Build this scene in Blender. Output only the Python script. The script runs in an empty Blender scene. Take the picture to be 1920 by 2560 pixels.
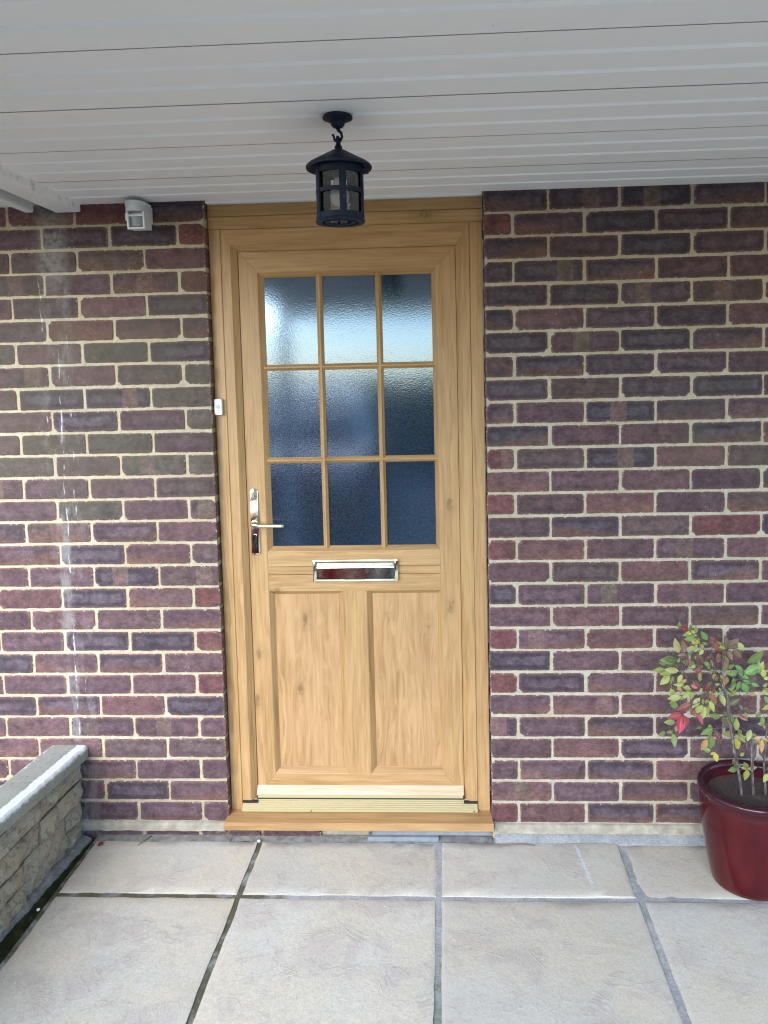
import bpy, bmesh, math, random
from mathutils import Vector, Matrix, noise as mnoise

rnd = random.Random(11)
C = bpy.context.scene.collection
scene = bpy.context.scene

# ------------------------------------------------------------------ camera, sky, sun, exposure
cam_data = bpy.data.cameras.new('camera')
cam = bpy.data.objects.new('camera', cam_data)
C.objects.link(cam)
cam_data.sensor_fit = 'VERTICAL'
cam_data.sensor_height = 36.0
cam_data.sensor_width = 27.0
cam_data.lens = 1950.0 / 2560.0 * 36.0
cam_data.shift_x = -60.17 / 2560.0
cam_data.shift_y = -177.9 / 2560.0
cam_data.clip_start = 0.05
cam_data.clip_end = 500.0
R_ = ((0.99869407, -0.04775731, 0.01814928), (0.04616322, 0.99573162, 0.07992177), (-0.02188866, -0.07897956, 0.9966359))
mw = Matrix.Identity(4)
for i in range(3):
    mw[i][0] = R_[i][0]; mw[i][1] = R_[i][2]; mw[i][2] = -R_[i][1]
mw[0][3], mw[1][3], mw[2][3] = -0.1135433, -2.5376604, 1.5548697
cam.matrix_world = mw
scene.camera = cam

SUN_ELEV, SUN_AZ = math.radians(28), math.radians(200)   # broad soft sun in front of the house, lighting porch and lower wall
world = bpy.data.worlds.new('World')
scene.world = world
world.use_nodes = True
wn = world.node_tree
for n_ in list(wn.nodes): wn.nodes.remove(n_)
sky = wn.nodes.new('ShaderNodeTexSky')
sky.sky_type = 'NISHITA'
sky.sun_disc = False
sky.sun_elevation = SUN_ELEV
sky.sun_rotation = SUN_AZ
sky.air_density = 1.0
sky.dust_density = 0.3
sky.ozone_density = 5
hsv = wn.nodes.new('ShaderNodeHueSaturation')
hsv.inputs['Saturation'].default_value = 1.08
bg = wn.nodes.new('ShaderNodeBackground')
bg.inputs['Strength'].default_value = 0.13
wo = wn.nodes.new('ShaderNodeOutputWorld')
wn.links.new(sky.outputs[0], hsv.inputs['Color'])
wn.links.new(hsv.outputs[0], bg.inputs['Color'])
wn.links.new(bg.outputs[0], wo.inputs['Surface'])

sun_d = bpy.data.lights.new('sun', 'SUN')
sun_d.energy = 1.5
sun_d.angle = math.radians(50)
sun_d.color = (1.0, 1.0, 1.0)
sun = bpy.data.objects.new('sun', sun_d)
C.objects.link(sun)
sdir = Vector((math.sin(SUN_AZ) * math.cos(SUN_ELEV), math.cos(SUN_AZ) * math.cos(SUN_ELEV), math.sin(SUN_ELEV)))
sun.rotation_euler = sdir.to_track_quat('Z', 'Y').to_euler()
sun.location = (0, -6, 6)

scene.view_settings.view_transform = 'Standard'
scene.view_settings.look = 'None'
scene.view_settings.exposure = 2.42
scene.view_settings.gamma = 1.0
scene.view_settings.use_curve_mapping = False
try:
    scene.cycles.use_denoising = True
    scene.cycles.denoiser = 'OPENIMAGEDENOISE'
    scene.cycles.denoising_input_passes = 'RGB_ALBEDO_NORMAL'
    scene.cycles.denoising_prefilter = 'NONE'
    scene.cycles.filter_width = 1.2
    scene.cycles.max_bounces = 10
    scene.cycles.diffuse_bounces = 6
    scene.cycles.transparent_max_bounces = 12
    scene.cycles.sample_clamp_indirect = 8.0
except Exception:
    pass

# ------------------------------------------------------------------ object helpers
WLOC = {}

def wloc(o):
    return WLOC.get(o.name, Vector((0, 0, 0)))

def put(o, center, parent):
    C.objects.link(o)
    if parent is not None:
        o.parent = parent
        o.location = Vector(center) - wloc(parent)
    else:
        o.location = center
    WLOC[o.name] = Vector(center)
    return o

def obj(name, V, F, mat, parent=None, smooth=False, origin=None, color=None):
    V = [Vector(v) for v in V]
    if origin is None:
        lo = Vector((min(v[i] for v in V) for i in range(3)))
        hi = Vector((max(v[i] for v in V) for i in range(3)))
        origin = (lo + hi) / 2
    origin = Vector(origin)
    me = bpy.data.meshes.new(name)
    me.from_pydata([v - origin for v in V], [], F)
    me.validate()
    bm = bmesh.new(); bm.from_mesh(me)
    bmesh.ops.recalc_face_normals(bm, faces=bm.faces)
    bm.to_mesh(me); bm.free()
    mats = mat if isinstance(mat, (list, tuple)) else [mat]
    for m in mats: me.materials.append(m)
    if smooth:
        for p in me.polygons: p.use_smooth = True
    o = bpy.data.objects.new(name, me)
    if color: o.color = color
    return put(o, origin, parent)

def thing(name, label, cat, loc, group=None):
    o = bpy.data.objects.new(name, None)
    o.empty_display_size = 0.05
    put(o, loc, None)
    return tag(o, label, cat, group)

def tag(o, label, cat, group=None):
    o['label'] = label; o['category'] = cat
    if group: o['group'] = group
    return o

def structure(o):
    o['kind'] = 'structure'; return o

class MB:
    def __init__(s): s.V = []; s.F = []
    def add(s, V, F):
        n = len(s.V); s.V += [tuple(v) for v in V]; s.F += [tuple(i + n for i in f) for f in F]; return s
    def box(s, x0, x1, y0, y1, z0, z1, b=0.0):
        if b <= 0:
            V = [(x, y, z) for z in (z0, z1) for y in (y0, y1) for x in (x0, x1)]
            return s.add(V, [(0, 2, 3, 1), (4, 5, 7, 6), (0, 1, 5, 4), (2, 6, 7, 3), (0, 4, 6, 2), (1, 3, 7, 5)])
        bm = bmesh.new()
        bmesh.ops.create_cube(bm, size=1.0)
        for v in bm.verts:
            v.co = Vector(((x0 + x1) / 2 + v.co.x * (x1 - x0), (y0 + y1) / 2 + v.co.y * (y1 - y0), (z0 + z1) / 2 + v.co.z * (z1 - z0)))
        bmesh.ops.bevel(bm, geom=bm.edges[:], offset=b, segments=2, affect='EDGES', profile=0.6)
        bm.verts.ensure_lookup_table(); bm.verts.index_update()
        V = [v.co.copy() for v in bm.verts]; F = [[v.index for v in f.verts] for f in bm.faces]
        bm.free()
        return s.add(V, F)
    def lathe(s, prof, cx, cy, seg=32, closed=False, cap=True):
        V = []; F = []
        n = len(prof)
        for r, z in prof:
            for k in range(seg):
                a = 2 * math.pi * k / seg
                V.append((cx + r * math.cos(a), cy + r * math.sin(a), z))
        rng = n if closed else n - 1
        for i in range(rng):
            j = (i + 1) % n
            for k in range(seg):
                k2 = (k + 1) % seg
                F.append((i * seg + k, i * seg + k2, j * seg + k2, j * seg + k))
        if cap and not closed:
            if prof[0][0] > 1e-5: F.append(tuple(range(seg)))
            if prof[-1][0] > 1e-5: F.append(tuple((n - 1) * seg + k for k in range(seg)))
        return s.add(V, F)
    def tube(s, pts, rad, seg=8, closed=False):
        pts = [Vector(p) for p in pts]; n = len(pts)
        if not isinstance(rad, (list, tuple)): rad = [rad] * n
        V = []; F = []; up = None
        for i, p in enumerate(pts):
            if closed: t = pts[(i + 1) % n] - pts[i - 1]
            else: t = pts[min(i + 1, n - 1)] - pts[max(i - 1, 0)]
            t.normalize()
            if up is None:
                up = Vector((0, 0, 1)) if abs(t.z) < 0.9 else Vector((1, 0, 0))
            a = t.cross(up)
            if a.length < 1e-4: a = t.cross(Vector((0.3, 1, 0.2)))
            a.normalize(); b = a.cross(t).normalized(); up = b
            for k in range(seg):
                w = 2 * math.pi * k / seg
                V.append(p + (a * math.cos(w) + b * math.sin(w)) * rad[i])
        for i in range(n if closed else n - 1):
            j = (i + 1) % n
            for k in range(seg):
                k2 = (k + 1) % seg
                F.append((i * seg + k, i * seg + k2, j * seg + k2, j * seg + k))
        if not closed:
            F.append(tuple(range(seg))); F.append(tuple((n - 1) * seg + k for k in range(seg)))
        return s.add(V, F)
    def loop(s, A, B):
        """closed profile A lofted to closed profile B (same count), end caps"""
        n = len(A)
        F = [(i, (i + 1) % n, n + (i + 1) % n, n + i) for i in range(n)]
        F.append(tuple(range(n))); F.append(tuple(range(n, 2 * n)))
        return s.add(list(A) + list(B), F)
    def build(s, name, mat, parent=None, smooth=False, origin=None, color=None):
        return obj(name, s.V, s.F, mat, parent, smooth, origin, color)

def shade_auto(o, deg=35):
    me = o.data
    for p in me.polygons: p.use_smooth = True
    try: me.set_sharp_from_angle(angle=math.radians(deg))
    except Exception: pass
    return o

# ------------------------------------------------------------------ node helpers
class NT:
    def __init__(s, name, rough=0.6, spec=0.5):
        s.m = bpy.data.materials.new(name); s.m.use_nodes = True
        s.t = s.m.node_tree; s.b = s.t.nodes['Principled BSDF']
        s.b.inputs['Roughness'].default_value = rough
        s.b.inputs['Specular IOR Level'].default_value = spec
    def n(s, ty, **kw):
        nd = s.t.nodes.new(ty)
        for k, v in kw.items(): setattr(nd, k, v)
        return nd
    def i(s, sock, v):
        if isinstance(v, bpy.types.NodeSocket): s.t.links.new(v, sock)
        elif isinstance(v, (tuple, list)) and sock.type == 'RGBA' and len(v) == 3: sock.default_value = (*v, 1)
        else: sock.default_value = v
    def obj(s): return s.n('ShaderNodeTexCoord').outputs['Object']
    def pos(s): return s.n('ShaderNodeNewGeometry').outputs['Position']
    def info(s): return s.n('ShaderNodeObjectInfo')
    def map(s, v, scale=(1, 1, 1), loc=(0, 0, 0), rot=(0, 0, 0)):
        m = s.n('ShaderNodeMapping')
        s.i(m.inputs['Vector'], v); m.inputs['Scale'].default_value = scale
        s.i(m.inputs['Location'], loc); m.inputs['Rotation'].default_value = rot
        return m.outputs[0]
    def noise(s, v, scale, detail=3, rough=0.55, dist=0.0):
        m = s.n('ShaderNodeTexNoise')
        s.i(m.inputs['Vector'], v); m.inputs['Scale'].default_value = scale
        m.inputs['Detail'].default_value = detail; m.inputs['Roughness'].default_value = rough
        m.inputs['Distortion'].default_value = dist
        return m.outputs['Fac']
    def voro(s, v, scale, feature='F1'):
        m = s.n('ShaderNodeTexVoronoi', feature=feature)
        s.i(m.inputs['Vector'], v); m.inputs['Scale'].default_value = scale
        return m
    def mth(s, op, a, b=0.0, c=0.0, clamp=False):
        m = s.n('ShaderNodeMath', operation=op, use_clamp=clamp)
        s.i(m.inputs[0], a); s.i(m.inputs[1], b); s.i(m.inputs[2], c)
        return m.outputs[0]
    def vadd(s, a, b):
        m = s.n('ShaderNodeVectorMath', operation='ADD'); s.i(m.inputs[0], a); s.i(m.inputs[1], b); return m.outputs[0]
    def vscale(s, a, k):
        m = s.n('ShaderNodeVectorMath', operation='SCALE'); s.i(m.inputs[0], a); s.i(m.inputs['Scale'], k); return m.outputs[0]
    def comb(s, x, y, z):
        m = s.n('ShaderNodeCombineXYZ'); s.i(m.inputs[0], x); s.i(m.inputs[1], y); s.i(m.inputs[2], z); return m.outputs[0]
    def sep(s, v):
        m = s.n('ShaderNodeSeparateXYZ'); s.i(m.inputs[0], v); return m.outputs
    def sm(s, v, a, b, lo=0.0, hi=1.0):
        m = s.n('ShaderNodeMapRange', interpolation_type='SMOOTHSTEP')
        s.i(m.inputs['Value'], v); m.inputs['From Min'].default_value = a; m.inputs['From Max'].default_value = b
        m.inputs['To Min'].default_value = lo; m.inputs['To Max'].default_value = hi
        return m.outputs[0]
    def lin(s, v, a, b, lo=0.0, hi=1.0):
        m = s.n('ShaderNodeMapRange')
        s.i(m.inputs['Value'], v); m.inputs['From Min'].default_value = a; m.inputs['From Max'].default_value = b
        m.inputs['To Min'].default_value = lo; m.inputs['To Max'].default_value = hi
        return m.outputs[0]
    def mix(s, f, a, b, blend='MIX'):
        m = s.n('ShaderNodeMix', data_type='RGBA', blend_type=blend)
        s.i(m.inputs[0], f); s.i(m.inputs[6], a); s.i(m.inputs[7], b)
        return m.outputs[2]
    def ramp(s, f, pts):
        m = s.n('ShaderNodeValToRGB'); e = m.color_ramp.elements
        while len(e) < len(pts): e.new(0.5)
        for k, (p, c) in enumerate(pts): e[k].position = p; e[k].color = (*c, 1)
        s.i(m.inputs[0], f); return m.outputs[0]
    def gain(s, col, k):
        """multiply a colour by a scalar socket"""
        m = s.n('ShaderNodeVectorMath', operation='SCALE'); s.i(m.inputs[0], col); s.i(m.inputs['Scale'], k); return m.outputs[0]
    def bump(s, h, strength=0.3, dist=0.002, normal=None):
        m = s.n('ShaderNodeBump'); m.inputs['Strength'].default_value = strength; m.inputs['Distance'].default_value = dist
        s.i(m.inputs['Height'], h)
        if normal is not None: s.i(m.inputs['Normal'], normal)
        return m.outputs[0]
    def set(s, **kw):
        for k, v in kw.items(): s.i(s.b.inputs[k.replace('_', ' ')], v)
        return s

def plain(name, col, rough=0.5, metal=0.0, spec=0.5, var=0.08, scale=60, bump=0.0):
    g = NT(name, rough, spec)
    nz = g.noise(g.obj(), scale, 4)
    g.set(Base_Color=g.gain(col if False else g.mix(0.0, col, col), g.lin(nz, 0.25, 0.75, 1 - var, 1 + var)), Metallic=metal)
    g.set(Roughness=g.lin(nz, 0.3, 0.7, max(rough - 0.06, 0.02), rough + 0.08))
    if bump: g.set(Normal=g.bump(g.noise(g.obj(), scale * 4, 3), bump, 0.001))
    return g.m

def lime_runs(g, pos):
    """white lime runs and grey washed patches that trickled down the wall; returns (streak mask, wash mask)"""
    x, y, z = g.sep(pos)
    wob = g.mth('MULTIPLY', g.mth('SUBTRACT', g.noise(g.comb(0.0, 0.0, z), 7, 4), 0.5), 0.034)
    out = None
    for xc, w, z0, z1, thr, sc in ((-1.388, 0.0034, 0.36, 1.72, 0.52, 17), (-1.355, 0.0036, 0.5, 1.9, 0.60, 13), (-1.437, 0.0034, 1.35, 1.92, 0.57, 14), (-1.47, 0.003, 0.7, 1.6, 0.62, 15)):
        d = g.mth('ABSOLUTE', g.mth('SUBTRACT', g.mth('ADD', x, wob), xc))
        m = g.sm(d, w * 0.35, w, 1, 0)
        brk = g.sm(g.noise(g.comb(g.mth('MULTIPLY', x, 4.0), xc * 10, z), sc, 4, 0.7), thr - 0.03, thr + 0.07)
        rng = g.mth('MULTIPLY', g.sm(z, z0 - 0.05, z0 + 0.05), g.sm(z, z1 - 0.05, z1 + 0.05, 1, 0))
        m = g.mth('MULTIPLY', g.mth('MULTIPLY', m, brk), rng)
        out = m if out is None else g.mth('MAXIMUM', out, m)
    d = g.mth('ABSOLUTE', g.mth('ADD', x, 1.39))
    wash = g.mth('MULTIPLY', g.sm(d, 0.015, 0.085, 1, 0), g.sm(g.noise(g.map(pos, (1.4, 1, 0.55)), 14, 5, 0.65), 0.47, 0.66))
    top = g.mth('MULTIPLY', g.sm(d, 0.02, 0.07, 1, 0), g.mth('MULTIPLY', g.sm(z, 1.82, 1.93), g.sm(g.noise(pos, 40, 4), 0.3, 0.6)))
    wash = g.mth('MAXIMUM', g.mth('MULTIPLY', wash, 0.5), g.mth('MULTIPLY', top, 0.6))
    return out, wash

# ------------------------------------------------------------------ materials
def brick_mat():
    g = NT('weathered multi brick', 0.85, 0.3)
    info = g.info(); rv = info.outputs['Random']
    o = g.obj(); pos = g.pos()
    p = g.vadd(o, g.vscale(g.comb(1.0, 2.3, 3.1), g.mth('MULTIPLY', rv, 17.0)))
    at = g.n('ShaderNodeAttribute', attribute_name='rim').outputs['Fac']
    n1 = g.noise(p, 24, 4, 0.6); n2 = g.noise(g.map(p, (1, 1, 1.5)), 62, 4, 0.7); n3 = g.noise(g.map(p, (1, 1, 2.4)), 300, 3, 0.6)
    rim = g.mth('ADD', at, g.mth('MULTIPLY', g.mth('SUBTRACT', n1, 0.5), 0.9))
    base = info.outputs['Color']
    # lighter, greyer heart inside a dark flashed ring
    heart = g.mix(0.35, g.gain(base, 1.4), (0.13, 0.11, 0.11))
    col = g.mix(g.mth('MULTIPLY', g.sm(rim, 0.62, 1.12), g.mth('MULTIPLY', info.outputs['Alpha'], 0.55)), base, heart)
    ring = g.mth('MULTIPLY', g.mth('MULTIPLY', g.sm(rim, 0.28, 0.60), g.sm(rim, 0.68, 1.15, 1, 0)), g.mth('MULTIPLY', info.outputs['Alpha'], 0.50))
    col = g.mix(ring, col, (0.036, 0.026, 0.034))
    # reddish arrises where the skin is chipped
    col = g.mix(g.mth('MULTIPLY', g.sm(rim, 0.0, 0.42, 1, 0), 0.62), col, g.mix(rv, (0.19, 0.085, 0.062), (0.125, 0.066, 0.056)))
    chip = g.mth('MULTIPLY', g.sm(rim, 0.02, 0.24, 1, 0), g.mth('MULTIPLY', g.sm(n2, 0.50, 0.60), g.sm(g.mth('FRACT', g.mth('MULTIPLY', rv, 71.0)), 0.2, 0.6)))
    col = g.mix(g.mth('MULTIPLY', chip, 0.75), col, (0.30, 0.12, 0.075))
    # kiss marks: a band across some bricks where the next one lay in the kiln
    xo = g.sep(o)[0]
    kc = g.mth('ADD', g.mth('MULTIPLY', g.mth('SUBTRACT', g.mth('FRACT', g.mth('MULTIPLY', rv, 37.0)), 0.5), 0.12), 0.0)
    kd = g.mth('ABSOLUTE', g.mth('SUBTRACT', g.mth('ADD', xo, g.mth('MULTIPLY', g.mth('SUBTRACT', n2, 0.5), 0.008)), kc))
    kiss = g.mth('MULTIPLY', g.sm(kd, 0.024, 0.028, 1, 0), g.sm(g.mth('FRACT', g.mth('MULTIPLY', rv, 91.0)), 0.86, 0.88))
    col = g.mix(g.mth('MULTIPLY', kiss, 0.7), col, g.mix(g.mth('FRACT', g.mth('MULTIPLY', rv, 53.0)), (0.125, 0.095, 0.062), (0.16, 0.085, 0.075)))
    # half burnt: lower or upper part redder
    zo = g.sep(o)[2]
    hb = g.mth('MULTIPLY', g.sm(g.mth('ADD', g.mth('ADD', zo, g.mth('MULTIPLY', xo, g.mth('MULTIPLY', g.mth('SUBTRACT', rv, 0.5), 0.4))), g.mth('MULTIPLY', g.mth('SUBTRACT', n1, 0.5), 0.05)), 0.004, -0.026), g.sm(g.mth('FRACT', g.mth('MULTIPLY', rv, 17.0)), 0.76, 0.80))
    col = g.mix(g.mth('MULTIPLY', hb, 0.5), col, (0.17, 0.085, 0.055))
    col = g.gain(col, g.lin(n1, 0.25, 0.75, 0.62, 1.40))
    col = g.gain(col, g.lin(n2, 0.28, 0.72, 0.58, 1.46))
    col = g.gain(col, g.lin(n3, 0.25, 0.75, 0.62, 1.42))
    # pale drag marks and lime bloom
    drag = g.noise(g.map(p, (1.0, 1, 3.6), rot=(0, 0.6, 0)), 42, 4, 0.7)
    col = g.mix(g.mth('MULTIPLY', g.sm(drag, 0.60, 0.74), g.lin(rv, 0, 1, 0.05, 0.26)), col, (0.28, 0.25, 0.24))
    sm_ = g.mth('MULTIPLY', g.sm(at, 0.0, 0.3, 1, 0), g.sm(g.noise(p, 110, 3), 0.58, 0.66))
    col = g.mix(sm_, col, (0.48, 0.41, 0.28))
    spk = g.sm(g.voro(p, 75).outputs['Distance'], 0.06, 0.10, 1, 0)
    col = g.mix(g.mth('MULTIPLY', spk, g.sm(n1, 0.60, 0.66)), col, (0.55, 0.53, 0.49))
    st, wash = lime_runs(g, pos)
    col = g.mix(wash, col, (0.30, 0.275, 0.245)); col = g.mix(g.mth('MULTIPLY', st, 0.7), col, (0.58, 0.58, 0.57))
    # green-brown algae film spread over the upper part of the left-hand wall
    px, py, pz = g.sep(pos)
    film = g.mth('MULTIPLY', g.mth('MULTIPLY', g.sm(px, -0.80, -0.95), g.mth('MULTIPLY', g.sm(pz, 0.95, 1.35), g.sm(pz, 2.02, 1.90))), g.sm(g.noise(pos, 4.5, 4), 0.30, 0.58))
    film = g.mth('ADD', film, g.mth('MULTIPLY', g.mth('MULTIPLY', g.sm(px, 0.4, 0.75), g.mth('MULTIPLY', g.sm(pz, 1.15, 1.3), g.sm(pz, 1.62, 1.45))), g.sm(g.noise(pos, 5.5, 4), 0.40, 0.62)))
    col = g.mix(g.mth('MULTIPLY', film, 0.45), col, (0.090, 0.078, 0.050))
    h = g.mth('ADD', g.mth('MULTIPLY', n3, 0.6), g.mth('ADD', g.mth('MULTIPLY', n2, 0.9), g.mth('MULTIPLY', drag, 0.5)))
    g.set(Base_Color=col, Normal=g.bump(h, 0.75, 0.0028), Roughness=g.lin(n2, 0.3, 0.7, 0.72, 0.95))
    return g.m

def mortar_mat():
    g = NT('buff lime mortar', 0.95, 0.2)
    pos = g.pos(); x, y, z = g.sep(pos)
    n1 = g.noise(pos, 5, 4); n2 = g.noise(pos, 60, 4, 0.7); n3 = g.noise(pos, 420, 2)
    col = g.mix(g.sm(n1, 0.35, 0.65), (0.44, 0.362, 0.232), (0.41, 0.352, 0.255))
    right = g.sm(x, -0.3, 0.3)
    col = g.mix(g.mth('MULTIPLY', right, 0.75), col, (0.455, 0.395, 0.295))
    col = g.gain(col, g.lin(n2, 0.25, 0.75, 0.76, 1.2)); col = g.gain(col, g.lin(n3, 0.25, 0.75, 0.85, 1.13))
    hole = g.sm(g.voro(pos, 55).outputs['Distance'], 0.05, 0.10, 1, 0)
    col = g.mix(g.mth('MULTIPLY', hole, g.sm(n1, 0.52, 0.6)), col, (0.07, 0.06, 0.05))
    alg = g.mth('MULTIPLY', g.sm(g.noise(pos, 3.1, 3), 0.48, 0.66), 0.4)
    col = g.mix(alg, col, (0.30, 0.27, 0.15))
    low = g.mth('MULTIPLY', g.sm(z, 0.06, 0.3, 1, 0), g.sm(g.noise(pos, 16, 4), 0.35, 0.65))
    col = g.mix(g.mth('MULTIPLY', low, 0.7), col, (0.26, 0.255, 0.20))
    st, wash = lime_runs(g, pos)
    col = g.mix(wash, col, (0.40, 0.38, 0.33)); col = g.mix(g.mth('MULTIPLY', st, 0.9), col, (0.72, 0.72, 0.72))
    h = g.mth('ADD', g.mth('MULTIPLY', n2, 1.6), n3)
    g.set(Base_Color=col, Normal=g.bump(h, 0.7, 0.002))
    return g.m

def wood_mat(name, axis, light, mid, dark, knot=0.75, figure=0.0):
    """oak-grain foil; axis 0 = grain along X, 2 = grain along Z"""
    g = NT(name, 0.42, 0.35)
    info = g.info()
    p = g.vadd(g.obj(), g.vscale(g.comb(1.7, 2.9, 4.3), g.mth('MULTIPLY', info.outputs['Random'], 9.0)))
    def st(al, ac): return (al, ac, ac) if axis == 0 else (ac, ac, al)
    warp = g.noise(g.map(p, st(1.0, 4.0)), 3.0, 2)
    wv = g.vscale(g.comb(1.0, 1.0, 1.0), g.mth('MULTIPLY', g.mth('SUBTRACT', warp, 0.5), 0.03 + 0.05 * figure))
    pw = g.vadd(p, wv)
    fine = g.noise(g.map(pw, st(5, 130 - 35 * figure)), 1.0, 3, 0.6)
    broad = g.noise(g.map(pw, st(1.8, 42)), 1.0, 3, 0.6)
    patch = g.noise(g.map(p, st(1.5, 6)), 1.6, 3)
    f = g.mth('ADD', g.mth('MULTIPLY', fine, 0.55 + 0.10 * figure), g.mth('ADD', g.mth('MULTIPLY', broad, 0.34), g.mth('MULTIPLY', patch, 0.26)))
    f = g.mth('MULTIPLY', f, 1.0 / (1.15 + 0.10 * figure))
    col = g.ramp(f, [(0.36, dark), (0.48, mid), (0.60, light)])
    sk = (5.0, 0.0, 10.5) if axis == 0 else (10.5, 0.0, 5.0)
    pv = g.vadd(g.map(p, sk), g.vscale(g.comb(1.0, 1.0, 1.0), g.mth('MULTIPLY', g.noise(p, 45, 2), 0.35)))
    v = g.voro(pv, 1.0); rr = g.sep(v.outputs['Color'])[0]
    sel = g.sm(rr, 0.5, 0.55); d = v.outputs['Distance']
    halo = g.mth('MULTIPLY', g.mth('MULTIPLY', g.sm(d, 0.05, 0.34, 1, 0), sel), 0.45 * knot)
    core = g.mth('MULTIPLY', g.mth('MULTIPLY', g.sm(d, 0.05, 0.15, 1, 0), sel), 0.8 * knot)
    col = g.mix(halo, col, tuple(c * 0.85 for c in dark)); col = g.mix(core, col, tuple(c * 0.55 for c in dark))
    g.set(Base_Color=col, Roughness=g.lin(fine, 0.3, 0.7, 0.36, 0.5), Normal=g.bump(fine, 0.12, 0.0006))
    return g.m

def slab_mat():
    g = NT('riven buff paving', 0.8, 0.35)
    info = g.info(); pos = g.pos()
    p = g.vadd(pos, g.vscale(g.comb(3.0, 1.3, 2.0), g.mth('MULTIPLY', info.outputs['Random'], 5.0)))
    n0 = g.noise(p, 2.6, 4); n1 = g.noise(p, 6.0, 5, 0.62, 0.6); n2 = g.noise(p, 34, 5, 0.7, 0.3); n3 = g.noise(p, 190, 3, 0.6)
    col = g.mix(g.sm(n0, 0.35, 0.65), (0.545, 0.485, 0.375), (0.515, 0.490, 0.42))
    col = g.mix(g.mth('MULTIPLY', g.sm(n1, 0.50, 0.64), 0.65), col, (0.435, 0.385, 0.335))
    col = g.mix(g.mth('MULTIPLY', g.sm(n2, 0.52, 0.68), 0.42), col, (0.34, 0.32, 0.275))
    col = g.gain(col, g.lin(n2, 0.25, 0.75, 0.86, 1.14)); col = g.gain(col, g.lin(n3, 0.25, 0.75, 0.84, 1.16))
    # curled riven ridges
    sw = g.noise(p, 6.5, 2, 0.5, 2.2)
    ridge = g.sm(g.mth('ABSOLUTE', g.mth('SUBTRACT', sw, 0.5)), 0.0, 0.035, 1, 0)
    ridge = g.mth('MULTIPLY', ridge, g.sm(n1, 0.45, 0.6))
    col = g.mix(g.mth('MULTIPLY', ridge, 0.13), col, (0.27, 0.25, 0.22))
    spk = g.mth('MULTIPLY', g.sm(g.voro(p, 30).outputs['Distance'], 0.05, 0.11, 1, 0), g.sm(n1, 0.55, 0.62))
    col = g.mix(g.mth('MULTIPLY', spk, 0.7), col, (0.72, 0.72, 0.70))
    col = g.gain(col, g.lin(info.outputs['Random'], 0, 1, 0.93, 1.06))
    col = g.mix(g.mth('MULTIPLY', g.mth('FRACT', g.mth('MULTIPLY', info.outputs['Random'], 13.0)), 0.30), col, (0.50, 0.43, 0.33))
    # a chalky scrape beside the step
    x, y, z = g.sep(pos)
    u = g.mth('ADD', g.mth('MULTIPLY', x, 0.995), g.mth('MULTIPLY', y, 0.0905))
    d = g.mth('ABSOLUTE', g.mth('SUBTRACT', g.mth('ADD', u, g.mth('MULTIPLY', g.noise(pos, 30, 2), 0.012)), 0.2925))
    m = g.mth('MULTIPLY', g.sm(d, 0.002, 0.007, 1, 0), g.mth('MULTIPLY', g.sm(y, -0.265, -0.24), g.sm(y, -0.05, -0.03, 1, 0)))
    m = g.mth('MULTIPLY', m, g.sm(n3, 0.35, 0.6))
    col = g.mix(g.mth('MULTIPLY', m, 0.8), col, (0.66, 0.69, 0.72))
    h = g.mth('ADD', g.mth('MULTIPLY', n2, 0.8), g.mth('ADD', g.mth('MULTIPLY', n3, 0.25), g.mth('ADD', g.mth('MULTIPLY', ridge, 0.28), g.mth('MULTIPLY', n1, 1.2))))
    g.set(Base_Color=col, Normal=g.bump(h, 0.36, 0.004), Roughness=g.lin(n2, 0.3, 0.7, 0.62, 0.85))
    return g.m

def joint_mat():
    g = NT('grey pointing', 0.95, 0.2)
    pos = g.pos(); x, y, z = g.sep(pos)
    n1 = g.noise(pos, 14, 4); n2 = g.noise(pos, 120, 4, 0.7)
    col = g.mix(g.sm(n1, 0.35, 0.65), (0.31, 0.31, 0.30), (0.39, 0.385, 0.37))
    moss = g.mth('MULTIPLY', g.sm(x, -0.60, -0.66), g.sm(n1, 0.30, 0.55))
    col = g.mix(moss, col, (0.105, 0.098, 0.058))
    gr = g.mth('MULTIPLY', g.mth('MULTIPLY', g.sm(y, -0.42, -0.6), g.sm(g.mth('ABSOLUTE', g.mth('ADD', x, 0.158)), 0.05, 0.09, 1, 0)), g.sm(n1, 0.35, 0.6))
    col = g.mix(g.mth('MULTIPLY', gr, 0.7), col, (0.10, 0.13, 0.06))
    col = g.gain(col, g.lin(n2, 0.25, 0.75, 0.7, 1.25))
    g.set(Base_Color=col, Normal=g.bump(g.mth('ADD', n2, n1), 0.8, 0.003))
    return g.m

def stone_mat():
    g = NT('split face stone', 0.95, 0.2)
    info = g.info(); pos = g.pos()
    n1 = g.noise(pos, 9, 4); n2 = g.noise(pos, 55, 5, 0.7); n3 = g.noise(pos, 230, 3)
    col = g.mix(g.sm(n1, 0.35, 0.65), (0.37, 0.295, 0.195), (0.34, 0.285, 0.205))
    col = g.mix(g.mth('MULTIPLY', info.outputs['Random'], 0.35), col, (0.33, 0.26, 0.185))
    col = g.mix(g.mth('MULTIPLY', g.sm(n2, 0.48, 0.64), 0.6), col, (0.12, 0.105, 0.062))
    col = g.gain(col, g.lin(n3, 0.25, 0.75, 0.8, 1.2))
    g.set(Base_Color=col, Normal=g.bump(g.mth('ADD', n2, g.mth('MULTIPLY', n3, 0.4)), 0.8, 0.004))
    return g.m

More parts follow.
